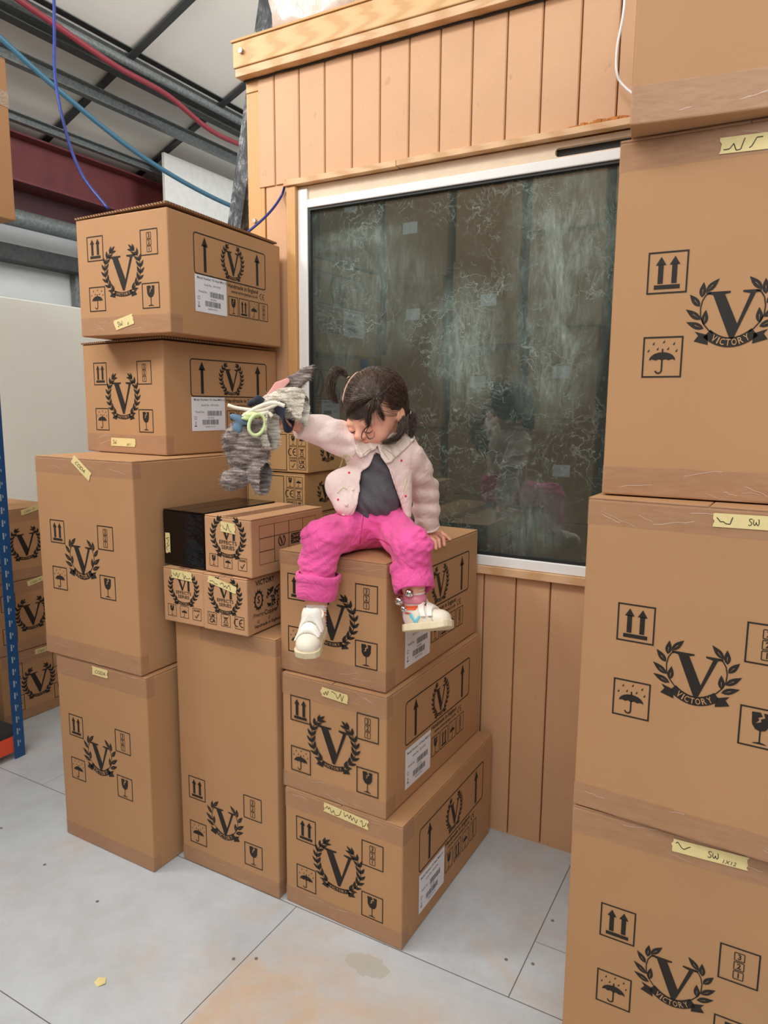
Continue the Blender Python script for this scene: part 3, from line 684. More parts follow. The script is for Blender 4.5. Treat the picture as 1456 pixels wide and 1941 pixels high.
def raised_lid(o, w, d, h, lift, mat):
    """two slightly sprung top flaps whose corrugated edges show"""
    for s in (-1, 1):
        x0, x1 = (-w/2-.001, -.001) if s < 0 else (.001, w/2+.002)
        V = []
        for (x, y) in ((x0, -d/2-.003), (x1, -d/2-.003), (x1, d/2-.02), (x0, d/2-.02)):
            k = (x+w/2)/w; zz = h-.005+lift*max(0, k)*(.35+.65*(.5-y/d)); V += [(x, y, zz), (x, y, zz+.0055)]
        Fc = [(0, 2, 3, 1), (2, 4, 5, 3), (4, 6, 7, 5), (6, 0, 1, 7), (1, 3, 5, 7), (6, 4, 2, 0)]
        mesh_obj('flap', V, Fc, None, o, False, [mat, CORR], [1, 1, 1, 1, 0, 0])
def carton(label, corner, w, d, h, rel=0.0, group=None, mat=None, leftcorner=False, flaps=True, top_open=0.0, name='cardboard_box', cat='box', bev=.004):
    """corner = lower front right corner (or lower front left); the box turns by rel degrees about it"""
    mat = mat or CARD; rz = -math.radians(rel); R = Matrix.Rotation(rz, 3, 'Z')
    off = R @ Vector((w/2 if leftcorner else -w/2, d/2, 0)); c = Vector(corner)+off
    o = thing(name, label, cat, c, rz, group)
    bm = bmesh.new(); ft = .0045 if flaps else 0
    add_box(bm, -w/2, -d/2, .0005, w/2, d/2, h-ft-(.0005 if flaps else .001), bevel=bev, segs=2)
    b = bm_obj('body', bm, mat, o)
    if top_open:
        o.children[0]; raised_lid(o, w, d, h, top_open, mat)
    elif flaps:
        for s in (-1, 1):
            f = boxobj('flap', (min(0, s*w/2)+(.0015 if s > 0 else .001), -d/2+.001, h-ft), (max(0, s*w/2)-.001, d/2-.001, h-.0012), mat, o, .0012)
    return o
def shipping_label(parent, w, d, u, v, lw=.15, lh=.112):
    o = place_art('shipping_label', art_mesh('label_%.3f' % lw, lambda: Art().rect(0, 0, lw, lh), LABEL), parent, 's', w, d, u, v, 1, 0, .0010); o['label'] = 'white paper label with barcodes'
    def mk():
        A = Art(); A.add(text('Model Number: V5 Head MKII CS', .0100, bold=.01), lw*.5, lh*.84); A.add(text('Serial No:  30710702', .0090), lw*.5, lh*.69); A.add(text('Model No:', .0090), lw*.22, lh*.5)
        rng = random.Random(4)
        x = lw*.42
        while x < lw*.82: wd = rng.choice((.0008, .0016, .0024)); A.rect(x, lh*.42, x+wd, lh*.56); x += wd+rng.choice((.0008, .0016))
        x = lw*.28
        while x < lw*.72: wd = rng.choice((.0008, .0016, .0024)); A.rect(x, lh*.17, x+wd, lh*.31); x += wd+rng.choice((.0008, .0016))
        A.add(text('30710702', .007), lw*.52, lh*.34); A.add(text('5060451730141', .007), lw*.5, lh*.09)
        A.frame(lw*.07, lh*.32, lw*.13, lh*.40, .0012); A.line([(lw*.08, lh*.17), (lw*.12, lh*.26)], .0012); A.line([(lw*.12, lh*.17), (lw*.08, lh*.26)], .0012); A.rect(lw*.07, lh*.12, lw*.13, lh*.15)
        return A
    q = bpy.data.objects.new('barcode_print', art_mesh('barcode_print', mk, PRINT_GREY)); COL.objects.link(q); q.parent = o; q.location = (0, 0, .0003)
def side_set(b, w, d, fr, lab, base, kx=1.0):
    """long side of an amplifier carton; fr = (u0, v0, u1, v1) of the big frame"""
    u0, v0, u1, v1 = fr
    def mk():
        A = Art(); A.frame(0, 0, u1-u0, v1-v0, .0035, .011); H = v1-v0
        for x in (.14, .87):
            cx = x*(u1-u0); A.rect(cx-.006, H*.08, cx+.006, H*.74); A.poly([(cx-.0145, H*.70), (cx+.0145, H*.70), (cx, H*.93)])
        return A
    place_art('arrow_panel', art_mesh('arrow_panel_%.3f_%.3f' % (u1-u0, v1-v0), mk, INK), b, 's', w, d, u0, v0)
    put_emblem('a', b, 's', w, d, (u0+u1)/2+.004, (v0+v1)/2, .126)
    shipping_label(b, w, d, lab[0], lab[1], lab[2], lab[3])
    x0 = lab[0]+lab[2]+.006
    def mk2():
        A = Art(); A.add(text('Handmade in England', .0185, 'LEFT', bold=.012), 0, .0145); A.add(text('www.victoryamps.co.uk', .0145, 'LEFT', bold=.006), .018, 0)
        ce(A, .186, .012, .0085); return A
    place_art('lettering', art_mesh('maker_lettering', mk2, INK), b, 's', w, d, x0, v0-.036, (kx, 1.0))
    for i, k in enumerate(('glass', 'up', 'rain', 'stack')): put_icon(k, b, 's', w, d, x0+.003+i*.0545*kx, base, .050, .060)

# ------------------------------------------------------------------ the stacks
# front right stack of three (the child sits on it)
G = 'amplifier cartons in the stack under the child'
b = carton('bottom brown carton of the stack under the child, long yellow tape strip', (-.770, 1.491, 0), .381, .612, .3545, 1.0, None)
front_set(b, .381, .612, .181, .168); side_set(b, .381, .612, (.093, .165, .541, .294), (.094, .042, .160, .116), .062, 1.1)
tape_band(b, .381, .612, .298, .3535, seed=1, wrap=.06); tape_band(b, .381, .612, .002, .052, seed=2, wrap=.035)
masking(b, 'f', .381, .612, .134, .322, .142, .027, -.07, (.05, .045, .02), 1)
b = carton('middle brown carton of the stack under the child, with small scribbled tape', (-.822, 1.493, .3555), .337, .603, .3375, 1.4, None)
front_set(b, .337, .605, .172, .166); side_set(b, .337, .605, (.100, .160, .520, .285), (.101, .034, .150, .116), .058, 1.05)
tape_band(b, .337, .605, .276, .3365, seed=3, wrap=.03); tape_band(b, .337, .605, .002, .050, seed=4, wrap=.05)
masking(b, 'f', .337, .605, .134, .297, .085, .026, -.06, (.018, .04), 2)
b = carton('brown carton the child sits on, topmost of its stack', (-.834, 1.507, .694), .337, .588, .3415, .8, None)
front_set(b, .337, .588, .170, .168); side_set(b, .337, .588, (.100, .160, .520, .285), (.101, .034, .150, .116), .058, 1.05)
tape_band(b, .337, .588, .302, .3405, seed=5, wrap=.04); tape_band(b, .337, .588, .002, .056, seed=6, wrap=.05)
boxobj('parcel_tape', (-.02, -.293, .3405), (.03, .293, .3410), TAPE, b)
# tall carton beside it
b = carton('tall narrow brown carton standing under the four small effects boxes', (-1.171, 1.489, 0), .379, .370, .785, .1, None)
front_set(b, .379, .370, .177, .182, kind='b', es=.148); tape_band(b, .379, .370, .002, .052, seed=7, wrap=.03); tape_band(b, .379, .370, .735, .784, .1, .379, seed=8, wrap=.03)
# left stack
b = carton('lower big brown carton on the floor at left, small yellow tape on top edge', (-1.576, 1.392, 0), .411, .50, .6255, .5, None)
front_set(b, .411, .50, .189, .323, kind='b', es=.160); tape_band(b, .411, .50, .562, .6250, seed=9, wrap=.03); tape_band(b, .411, .50, .002, .050, seed=10, wrap=.03, crease=2)
masking(b, 'f', .411, .50, .176, .591, .069, .027, 0, None, 3, word='CODA')
b = carton('upper big brown carton of the left stack, slanting yellow tape at its top', (-1.593, 1.391, .6265), .434, .493, .6365, .1, None)
front_set(b, .434, .493, .199, .329, kind='b', es=.160); tape_band(b, .434, .493, .585, .6355, seed=11, wrap=.03); tape_band(b, .434, .493, .002, .060, seed=12, wrap=.03)
masking(b, 'f', .434, .493, .176, .622, .088, .027, -.62, None, 4, word='CODA')
b = carton('lower of the two amplifier cartons stacked on the left tower', (-1.669, 1.594, 1.2635), .395, .52, .3580, 3.3, None, top_open=.006)
front_set(b, .395, .52, .197, .182); side_set(b, .395, .52, (.106, .184, .466, .305), (.107, .074, .148, .109), .080, 1.0)
tape_band(b, .395, .52, .002, .062, seed=13, wrap=.03); masking(b, 'f', .395, .52, .128, .022, .122, .027, .0, None, 5, .08, '8/11')
b = carton('top carton of the left tower beside the blue cord', (-1.573, 1.537, 1.6285), .368, .555, .3530, -2.7, None, top_open=.010)
front_set(b, .368, .555, .187, .184); side_set(b, .368, .555, (.106, .184, .466, .305), (.107, .074, .148, .109), .080, 1.0)
tape_band(b, .368, .555, .002, .056, seed=14, wrap=.05); masking(b, 'f', .368, .555, .150, .014, .078, .030, .22, None, 6, .15, '6')
# four small effects boxes on the tall carton
def effects(label, corner, w, d, h, rel, icons, tape, side=None, black=False):
    b = carton(label, corner, w, d, h, rel, None, BLACKWRAP if black else CARD3, bev=.003)
    if not black:
        put_emblem('v', b, 'f', w, d, w*.51, h*.645, .136*w/.165)
        for i, k in enumerate(icons): put_icon(k, b, 'f', w, d, w*(.10+i*.31), h*.11, .033, .036)
        boxobj('parcel_tape', (-.024, -d/2+.003, h-.0012), (.024, d/2-.003, h-.0006), TAPE, b)
    else:
        masking(b, 'f', w, d, .030, .036, .058, .020, math.pi/2, (.04,), 12)
    if tape: masking(b, 'f', w, d, *tape)
    return b
b = effects('small effects box at lower right of the group of four, wide tape label', (-1.245, 1.462, .787), .159, .25, .1645, -1.0, ('ukca', 'bin', 'ce'), (.020, .140, .104, .021, -.22, (.03, .04), 7))
def mk():
    A = Art(); A.add(text('VICTORY', .020, bold=.02), .055, .130)
    for k in range(26):
        a = k*2*math.pi/26; A.poly([(.025+.019*math.cos(a)*r_, .088+.027*math.sin(a)*r_) for a, r_ in ((a, 1.0+.25*(k % 2)), (a+.22, 1), (a+.22, .72), (a, .72))])
    A.add(text('S', .028, bold=.02), .025, .079)
    rng = random.Random(2)
    for k in range(46): x, y = .066+rng.uniform(-.002, .05), rng.uniform(.058, .112); put(A, leaf(.012, .0028), x, y, rng.uniform(0, 6.28))
    A.add(text('Preamp', .016, 'LEFT', shear=.3), -.002, .038); A.add(text('The', .009), .082, .052); A.add(text('Copper', .020, 'LEFT', bold=.015), .05, .034)
    for x in (.018, .068): A.frame(x, .022, x+.008, .031, .0012, .004)
    A.add(text('Handmade in England', .0135, 'LEFT', bold=.012, shear=.2), .005, .006); return A
place_art('side_artwork', art_mesh('effects_side_artwork', mk, INK), b, 's', .159, .25, .024, .006)
b = effects('small effects box at lower left of the group of four, on the tall carton', (-1.407, 1.464, .787), .155, .25, .1645, -1.0, ('glass', 'rain', 'rohs'), (.035, .134, .078, .026, -.04, (.03, .03), 8))
b = effects('small effects box at upper right of the group, window grid on its side', (-1.230, 1.466, .953), .178, .317, .164, 3.3, ('glass', 'rain', 'rohs'), (.066, .121, .054, .029, -.06, (.035,), 9))
def mk():
    A = Art()
    for i in range(4): A.frame(i*.0625, .074, (i+1)*.0625, .110, .0011)
    for j in (0, 1): A.frame(0, j*.037, .0625, (j+1)*.037, .0011)
    for i in range(1, 4): A.frame(i*.0625, 0, (i+1)*.0625, .074, .0011)
    return A
place_art('grid_print', art_mesh('grid_print', mk, INK_THIN), b, 's', .178, .317, .031, .032)
put_emblem('a', b, 's', .178, .317, .125, .088, .036)
def mk():
    A = Art(); w, h = .045, .030; q = .0016
    A.poly([(q, 0), (w*.44, 0), (w*.44, h*.26)]) ; A.poly([(0, q), (w*.32, h*.38), (0, h*.38)]); A.poly([(w-q, 0), (w*.56, h*.26), (w*.56, 0)]); A.poly([(w, q), (w, h*.38), (w*.68, h*.38)])
    A.poly([(q, h), (w*.44, h*.74), (w*.44, h)]); A.poly([(0, h-q), (0, h*.62), (w*.32, h*.62)]); A.poly([(w-q, h), (w*.56, h), (w*.56, h*.74)]); A.poly([(w, h-q), (w*.68, h*.62), (w, h*.62)])
    A.rect(w*.465, 0, w*.535, h); A.rect(0, h*.43, w, h*.57); A.line([(0, 0), (w*.42, h*.42)], .0012); A.line([(w, 0), (w*.58, h*.42)], .0012); A.line([(0, h), (w*.42, h*.58)], .0012); A.line([(w, h), (w*.58, h*.58)], .0012); return A
place_art('flag_print', art_mesh('flag_print', mk, INK), b, 's', .178, .317, .165, .072)
effects('small box wrapped in glossy black film, upper left of the group', (-1.4135, 1.478, .953), .166, .317, .166, 2.2, (), None, black=True)
# two flat cartons behind the child, on a larger one
def flatbox(label, corner, rel=0.0):
    w, d, h = .243, .262, .134
    b = carton(label, corner, w, d, h, rel, None, CARD2, bev=.003)
    for i, row in enumerate((('rohs', 'ukca'), ('ce', 'bin'), ('glass', 'rain'))):
        for j, k in enumerate(row): put_icon(k, b, 'f', w, d, .170+j*.0345, .010+i*.0385, .031, .0365)
    place_art('frame_print', art_mesh('frame_print', lambda: Art().frame(-.05 if False else .006, .006, .160, .124, .0022), INK), b, 'f', w, d, 0, 0)
    put_emblem('b', b, 's', w, d, .115, .068, .094); return b
flatbox('small flat carton behind the child, just under her raised sleeve', (-1.314, 1.850, 1.207))
flatbox('small flat carton behind the child, lower of the two by the window', (-1.328, 1.850, 1.071), 1.0)
carton('large plain carton behind the tall one carrying the flat cartons', (-1.325, 1.864, 0), .245, .25, 1.0695, 0, None)
# right hand tower, near the camera
G = None
b = carton('bottom big carton of the right tower, bold letters on yellow tape', (-.311, 1.350, 0), .42, .50, .6280, 0, None, leftcorner=True)
front_set(b, .42, .50, .209, .325, kind='b', es=.148); tape_band(b, .42, .50, .572, .6275, seed=15, wrap=0); masking(b, 'f', .42, .50, .190, .590, .128, .026, .03, (.025,), 10, .48, '1X12')
b = carton('second big carton up the right tower, level with the window sill', (-.311, 1.350, .629), .42, .50, .6270, 3.0, None, leftcorner=True)
front_set(b, .42, .50, .209, .320, kind='b', es=.148); tape_band(b, .42, .50, .575, .6265, seed=16, wrap=0, crease=7); tape_band(b, .42, .50, .002, .050, seed=17, wrap=0); masking(b, 'f', .42, .50, .218, .590, .13, .024, .02, (.025,), 11, .42)
b = carton('third big carton up the right tower, beside the window glass', (-.296, 1.390, 1.257), .42, .49, .6400, -1.3, None, leftcorner=True)
front_set(b, .42, .49, .203, .330, kind='b', es=.148); tape_band(b, .42, .49, .585, .6395, seed=18, wrap=0); tape_band(b, .42, .49, .002, .055, seed=19, wrap=0, crease=8); masking(b, 'f', .42, .49, .165, .592, .11, .026, -.03, (.03, .02), 13)
b = carton('topmost plain carton of the right tower, cut off by the frame', (-.270, 1.333, 1.8985), .42, .45, .62, -8.0, None, leftcorner=True)
tape_band(b, .42, .45, .002, .062, seed=20, wrap=0)
# three cartons by the partition, seen past the blue rack (their short ends face +x)
for i, (z, lab, off) in enumerate(((0, 'bottom carton of the far left stack, half hidden by the blue rack post', .012), (.3225, 'middle carton of the far left stack behind the blue rack', 0), (.645, 'top carton of the far left stack beside the white partition', -.008))):
    w, d, h = .343, .60, .3215
    b = thing('cardboard_box', lab, 'box', (-2.90-d/2, 1.925+off, z), math.pi/2)
    bm = bmesh.new(); add_box(bm, -w/2, -d/2, .0005, w/2, d/2, h-.005, bevel=.004, segs=2); bm_obj('body', bm, CARD, b)
    for s in (-1, 1): boxobj('flap', (min(0, s*w/2)+.001, -d/2+.001, h-.0045), (max(0, s*w/2)-.001, d/2-.001, h-.0012), CARD, b, .0012)
    front_set(b, w, d, .176, .160); tape_band(b, w, d, .262, h-.001, seed=30+i, wrap=0); tape_band(b, w, d, .002, .05, seed=40+i, wrap=0)
    masking(b, 'f', w, d, .165, .288, .09, .024, (.0, .16, .2)[i], None, 50+i, word='Cabin 10')
# carton on top of the rack
b = carton('brown carton hanging in at the top left edge, patterned tape on side', (-2.60, 1.25, 2.105), .42, .522, .57, 0, None)
boxobj('printed_tape', (.2105, .20, .40), (.2112, .2615, .455), simple('speckled_tape', (170, 150, 128), .4, var=.5, nscale=300), b)
# cartons behind the photographer, seen only as reflections in the pane
rc = []; rng = random.Random(21)
for i in range(6):
    z = 0
    for k in range(5):
        h = rng.uniform(.55, .78); rc.append((-3.95+i*.62, -1.0-rng.uniform(0, .05), z+.001, rng.uniform(.5, .58), .5, h)); z += h+.001
ords = ['first', 'second', 'third', 'fourth', 'fifth', 'sixth', 'seventh']
for i, (x, y, z, w, d, h) in enumerate(rc):
    b = thing('storage_carton', 'brown carton behind the photographer, seen only mirrored in the window', 'box', (x, y-d/2, z), math.pi, 'cartons mirrored in the window')
    boxobj('body', (-w/2, -d/2, .0005), (w/2, d/2, h-.001), CARD_DARK, b, .004)
    if i % 4 in (1, 2): boxobj('paper_label', (-.10+.04*(i % 3), -d/2-.0012, h*.45), (.03+.04*(i % 3), -d/2-.0006, h*.45+.09), LABEL, b)
# blue racking at the left edge
rk = thing('storage_rack', 'blue and orange steel rack at the left edge of the picture', 'rack', (-2.6, 1.66, 0))
BLUE = simple('blue_rack_paint', (24, 74, 124), .4); ORANGE = simple('orange_rack_paint', (222, 76, 38), .45); SLOT = simple('slot_dark', (20, 26, 34), .7)
def post(x, y, sx):
    bm = bmesh.new(); add_box(bm, min(x, x-.045*sx), y-.0025, 0, max(x, x-.045*sx), y, 2.09); add_box(bm, x-.0025*(sx > 0), y-.045, 0, x+.0025*(sx < 0), y-.0026, 2.09); return bm
for (x, y, s) in ((0, 0, 1), (-.5, 0, -1), (0, -1.75, 1), (-.5, -1.75, -1)):
    p_ = bm_obj('post', post(x, y, s), BLUE, rk)
    if (x, y) == (0, 0):
        bm = bmesh.new()
        for k in range(40):
            z = .05+k*.05; add_box(bm, .0002, -.030, z, .0006, -.024, z+.026); add_box(bm, .0002, -.020, z+.012, .0006, -.016, z+.022)
        bm_obj('slots', bm, simple('slot_pale', (150, 165, 175), .6), p_)
for z, m in ((.085, ORANGE), (.955, ORANGE), (2.045, ORANGE)):
    for x in (-.004, -.462): boxobj('beam', (x-.034, -1.75, z-.055), (x, -.003, z+.012), m, rk, .002)
    boxobj('shelf_board', (-.494, -1.745, z+.0125), (-.006, -.006, z+.0335), simple('black_shelf', (44, 44, 46), .7) if z < 1 else CARD_DARK, rk, .001)
PL = NT('clear_plastic_tub'); PL.color(s2l((190, 200, 202))); PL.set(Roughness=.35, Alpha=.55); PL = PL.m
tb = thing('plastic_tub', 'translucent plastic storage tub with lid on the lowest rack shelf', 'tub', (-2.80, 1.38, .119))
bm = bmesh.new(); add_box(bm, -.14, -.2, .001, .14, .2, .27, bevel=.02, segs=3)
for v_ in bm.verts:
    k = .86+.14*(v_.co.z/.27); v_.co.x *= k; v_.co.y *= k
bm_obj('tub_body', bm, PL, tb); boxobj('lid', (-.155, -.215, .2705), (.155, .215, .292), simple('tub_lid', (206, 214, 216), .4), tb, .01, 3)
# plastic wrapped bundle on the cabin roof
t = NT('clear_plastic_film'); n = t.noise(8, 6, .6, t.mapping((1, 1, .35), (0, .4, 0)), .8)
t.color(t.ramp(n, [(.3, s2l((196, 176, 160))), (.6, s2l((226, 212, 202)))])); t.set(Roughness=.18); t.bump(n, .7, .02)
bm = bmesh.new(); bmesh.ops.create_cube(bm, size=1); bmesh.ops.subdivide_edges(bm, edges=bm.edges[:], cuts=10, use_grid_fill=True)
rng = random.Random(9)
from mathutils import noise as mnoise
for v_ in bm.verts:
    c = v_.co; c.x *= .50; c.y *= .36; c.z *= .36
    s_k = 1-.16*max(0, (-c.z)/.18); c.x *= s_k; c.y *= s_k
    v_.co = c + mnoise.noise_vector(c*9)*.018+mnoise.noise_vector(c*26)*.008
bg = bm_obj('plastic_bundle', bm, t.m, None, True); bg.location = (-1.43, WY+.155, 2.872); tag(bg, 'bundle wrapped in clear plastic lying on top of the cabin', 'bundle')
# floor screws and a scrap
V, Fc = tube_mesh([(0, 0, .0002), (0, 0, .0016)], .0045, 10); me = bpy.data.meshes.new('floor_screw'); me.from_pydata([tuple(q) for q in V], [], Fc); me.materials.append(MATS['zinc'])
for (x, y) in ((-1.085, 1.28), (-1.135, 1.25), (-.455, 1.80), (-.455, 1.62), (-.52, 1.60), (-1.62, 1.22), (-1.9, 1.25), (-2.2, 1.3)):
    o = bpy.data.objects.new('floor_screw', me); COL.objects.link(o); o.location = (x, y, 0); tag(o, 'small steel screw head set in the white floor boards', 'screw', 'floor screws')
mesh_obj('paper_scrap', [(-1.385, 1.02, .0005), (-1.365, 1.015, .0008), (-1.355, 1.03, .004), (-1.37, 1.045, .001), (-1.386, 1.035, .003)], [(0, 1, 2, 3, 4)], MASK)
tag(bpy.data.objects['paper_scrap'], 'tiny yellowish scrap lying on the floor at lower left', 'scrap')
# ------------------------------------------------------------------ smooth implicit surfaces (for the child, her clothes and the soft toy)
CAMP = np.array([0, 0, CAMZ]); nRI, nUP, nFW = (np.array(v) for v in (RI, UP, FW))
def W3(u, v, d): return np.array(at(u, v, d))
def to_px(P):
    q = P-CAMP; z = q@nFW; return 728+F*(q@nRI)/z, 970.5-F*(q@nUP)/z, z
class Sdf:
    def __init__(s, lo, hi, h):
        lo = np.array(lo, float); hi = np.array(hi, float); s.lo, s.h = lo, h
        s.n = np.ceil((hi-lo)/h).astype(int)+1
        g = np.meshgrid(*[lo[i]+h*np.arange(s.n[i]) for i in range(3)], indexing='ij')
        s.P = np.stack(g, -1).astype(np.float32).reshape(-1, 3); s.f = np.full(len(s.P), 1.0, np.float32)
    def _u(s, d, k):
        if k <= 0: s.f = np.minimum(s.f, d)
        else:
            hh = np.clip(.5+.5*(s.f-d)/k, 0, 1); s.f = s.f*(1-hh)+d*hh - k*hh*(1-hh)
        return s
    def _s(s, d, k=.003):
        a = -s.f; hh = np.clip(.5+.5*(a+d*-1-0)/k*-1, 0, 1) if False else None
        s.f = np.maximum(s.f, -d); return s
    def cone_d(s, a, b, ra, rb):
        a = np.array(a, np.float32); b = np.array(b, np.float32); ab = b-a; L2 = max(float(ab@ab), 1e-12)
        t = np.clip((s.P-a)@ab/L2, 0, 1); return np.linalg.norm(s.P-a-t[:, None]*ab, axis=1) - (ra+(rb-ra)*t)
    def ell_d(s, c, r, M=None):
        q = s.P-np.array(c, np.float32)
        if M is not None: q = q@np.array(M, np.float32)       # columns of M are the axes
        r = np.array(r, np.float32); k0 = np.linalg.norm(q/r, axis=1); k1 = np.linalg.norm(q/(r*r), axis=1)+1e-9
        return k0*(k0-1)/k1
    def cone(s, a, b, ra, rb, k=.01): return s._u(s.cone_d(a, b, ra, rb), k)
    def chain(s, pts, rs, k=.01):
        for i in range(len(pts)-1): s.cone(pts[i], pts[i+1], rs[i], rs[i+1], k)
        return s
    def ell(s, c, r, M=None, k=.01): return s._u(s.ell_d(c, r, M), k)
    def cut_ell(s, c, r, M=None): s.f = np.maximum(s.f, -s.ell_d(c, r, M)); return s
    def poly_px(s, pts):
        """signed metric distance to a prism through the camera's view of a measured outline"""
        u, v, z = to_px(s.P.astype(np.float64)); n = len(pts); d = np.full(len(u), 1e9); sg = np.ones(len(u))
        for i in range(n):
            ax, ay = pts[i]; bx, by = pts[i-1]; ex, ey = bx-ax, by-ay; wx, wy = u-ax, v-ay
            t = np.clip((wx*ex+wy*ey)/(ex*ex+ey*ey), 0, 1); dx, dy = wx-ex*t, wy-ey*t; d = np.minimum(d, dx*dx+dy*dy)
            c1 = v >= ay; c2 = v < by; c3 = ex*wy > ey*wx; al = (c1 & c2 & c3) | (~c1 & ~c2 & ~c3); sg = np.where(al, -sg, sg)
        return (sg*np.sqrt(d)*z/F).astype(np.float32)
    def mesh(s, name, mat, parent=None, smooth_it=2, origin=(0, 0, 0), keep=None):
        nx, ny, nz = s.n; f = s.f.reshape(nx, ny, nz); ins = f < 0
        acc = np.zeros((nx-1, ny-1, nz-1, 3), np.float64); cnt = np.zeros((nx-1, ny-1, nz-1))
        I = np.stack(np.meshgrid(np.arange(nx-1), np.arange(ny-1), np.arange(nz-1), indexing='ij'), -1).astype(np.float64)
        for ax in range(3):
            for o1 in (0, 1):
                for o2 in (0, 1):
                    off = [0, 0, 0]; oth = [i for i in range(3) if i != ax]; off[oth[0]] = o1; off[oth[1]] = o2
                    off2 = list(off); off2[ax] = 1
                    A = f[off[0]:off[0]+nx-1, off[1]:off[1]+ny-1, off[2]:off[2]+nz-1]; B = f[off2[0]:off2[0]+nx-1, off2[1]:off2[1]+ny-1, off2[2]:off2[2]+nz-1]
                    m = (A < 0) != (B < 0); t = np.where(m, A/(A-B+1e-20), 0)
                    p = I+np.array(off); p = p.copy(); p[..., ax] += t; acc[m] += p[m]; cnt[m] += 1
        act = cnt > 0; idx = -np.ones(act.shape, int); idx[act] = np.arange(act.sum())
        V = s.lo + s.h*(acc[act]/cnt[act][:, None])
        quads = []
        for ax in range(3):
            sl = [slice(1, -1)]*3; sl[ax] = slice(0, -1)
            a0 = [slice(1, n-1) for n in (nx, ny, nz)]; a1 = list(a0); a0[ax] = slice(0, (nx, ny, nz)[ax]-1); a1[ax] = slice(1, (nx, ny, nz)[ax])
            m = ins[tuple(a0)] != ins[tuple(a1)]; fl = ins[tuple(a0)][m]
            w = np.argwhere(m); base = w.copy(); oth = [(ax+1) % 3, (ax+2) % 3]
            for o in oth: base[:, o] += 1
            q = []
            for d1, d2 in ((0, 0), (-1, 0), (-1, -1), (0, -1)):
                c = base.copy(); c[:, oth[0]] += d1; c[:, oth[1]] += d2; q.append(idx[c[:, 0], c[:, 1], c[:, 2]])
            q = np.stack(q, 1); q[~fl] = q[~fl][:, ::-1]; quads.append(q)
        Q = np.concatenate(quads); Q = Q[(Q >= 0).all(1)]
        # a little laplacian smoothing
        for _ in range(smooth_it):
            S = np.zeros_like(V); C = np.zeros(len(V))
            for i in range(4):
                np.add.at(S, Q[:, i], V[Q[:, (i+1) % 4]]); np.add.at(C, Q[:, i], 1)
                np.add.at(S, Q[:, i], V[Q[:, (i-1) % 4]]); np.add.at(C, Q[:, i], 1)
            V = V*.5+.5*S/np.maximum(C, 1)[:, None]
        V = V-np.array(origin)
        me = bpy.data.meshes.new(name); me.from_pydata(V.tolist(), [], Q.tolist()); me.update()
        me.polygons.foreach_set('use_smooth', [True]*len(me.polygons)); me.materials.append(mat)
        o = bpy.data.objects.new(name, me); COL.objects.link(o)
        if parent: o.parent = parent
        return o
def join_meshes(name, objs, parent):
    V = []; Fc = []; mats = []; mi = []
    for o in objs:
        k = len(V); V += [tuple(o.matrix_basis @ v.co) for v in o.data.vertices]
        for p in o.data.polygons:
            Fc.append(tuple(k+i for i in p.vertices)); m = o.data.materials[p.material_index] if o.data.materials else None
            if m not in mats: mats.append(m)
            mi.append(mats.index(m))
        me = o.data; bpy.data.objects.remove(o); bpy.data.meshes.remove(me)
    return mesh_obj(name, V, Fc, None, parent, True, mats, mi)
def bbox(pts, pad):
    A = np.array(pts); return A.min(0)-pad, A.max(0)+pad
from mathutils.bvhtree import BVHTree
def bvh_of(o):
    T = o.matrix_basis
    return BVHTree.FromPolygons([T @ v.co for v in o.data.vertices], [tuple(p.vertices) for p in o.data.polygons])
def hit(bvh, u, v, off=Vector((0, 0, 0))):
    d = (at(u, v, 1)-at(u, v, .2)).normalized(); o = Vector((0, 0, CAMZ))-off
    r = bvh.ray_cast(o, d); return (r[0]+off, r[1]) if r[0] else (None, None)
def img(x, y, z):
    """direction given as (right, up, towards viewer)"""
    v = x*nRI+y*nUP-z*nFW; return v/np.linalg.norm(v)

# ------------------------------------------------------------------ the child
SK = NT('skin'); n = SK.noise(18, 4, .6)
SK.color(SK.ramp(n, [(.3, s2l((233, 164, 134))), (.7, s2l((243, 186, 158)))])); SK.set(Roughness=.5)
SK.b.inputs['Subsurface Weight'].default_value = .12; SK.b.inputs['Subsurface Radius'].default_value = (.012, .005, .003); SK.b.inputs['Subsurface Scale'].default_value = .6
SKIN = SK.m
def cloth(name, rgb, weave=900, rough=.85, bump=.3, big=.05):
    t = NT(name); c = s2l(rgb); n = t.noise(7, 4, .6); n2 = t.noise(weave, 2, .5)
    a = t.ramp(n, [(.3, tuple(x*(1-big) for x in c[:3])+(1,)), (.7, tuple(min(1, x*(1+big)) for x in c[:3])+(1,))])
    a = t.mix(t.math('MULTIPLY', n2, .25), a, tuple(x*.7 for x in c[:3])+(1,))
    t.color(a); t.set(Roughness=rough); t.b.inputs['Sheen Weight'].default_value = .15
    h_ = t.math('ADD', t.math('MULTIPLY', n2, .12), t.math('ADD', t.math('MULTIPLY', t.noise(38, 4, .6), .6), t.math('MULTIPLY', t.noise(16, 3, .6, None, 1.5), 3.0))); t.bump(h_, min(1, bump*1.6), .004); return t.m
JACK = cloth('pale_pink_fabric', (252, 226, 218)); COLLAR = cloth('collar_fabric', (244, 228, 214)); SHIRT = cloth('grey_jersey', (88, 86, 90), bump=.4)
DENIM = cloth('hot_pink_denim', (244, 92, 166), 700, .85, .5); STITCH = simple('pink_stitching', (255, 140, 196), .8)
HAIRM = NT('brown_hair'); hn = HAIRM.noise(130, 4, .6)
HAIRM.color(HAIRM.ramp(hn, [(.3, s2l((48, 36, 31))), (.6, s2l((88, 68, 57))), (.8, s2l((150, 124, 104)))])); HAIRM.set(Roughness=.3); HAIRM = HAIRM.m  # palest stop puts highlight streaks into the hair colour
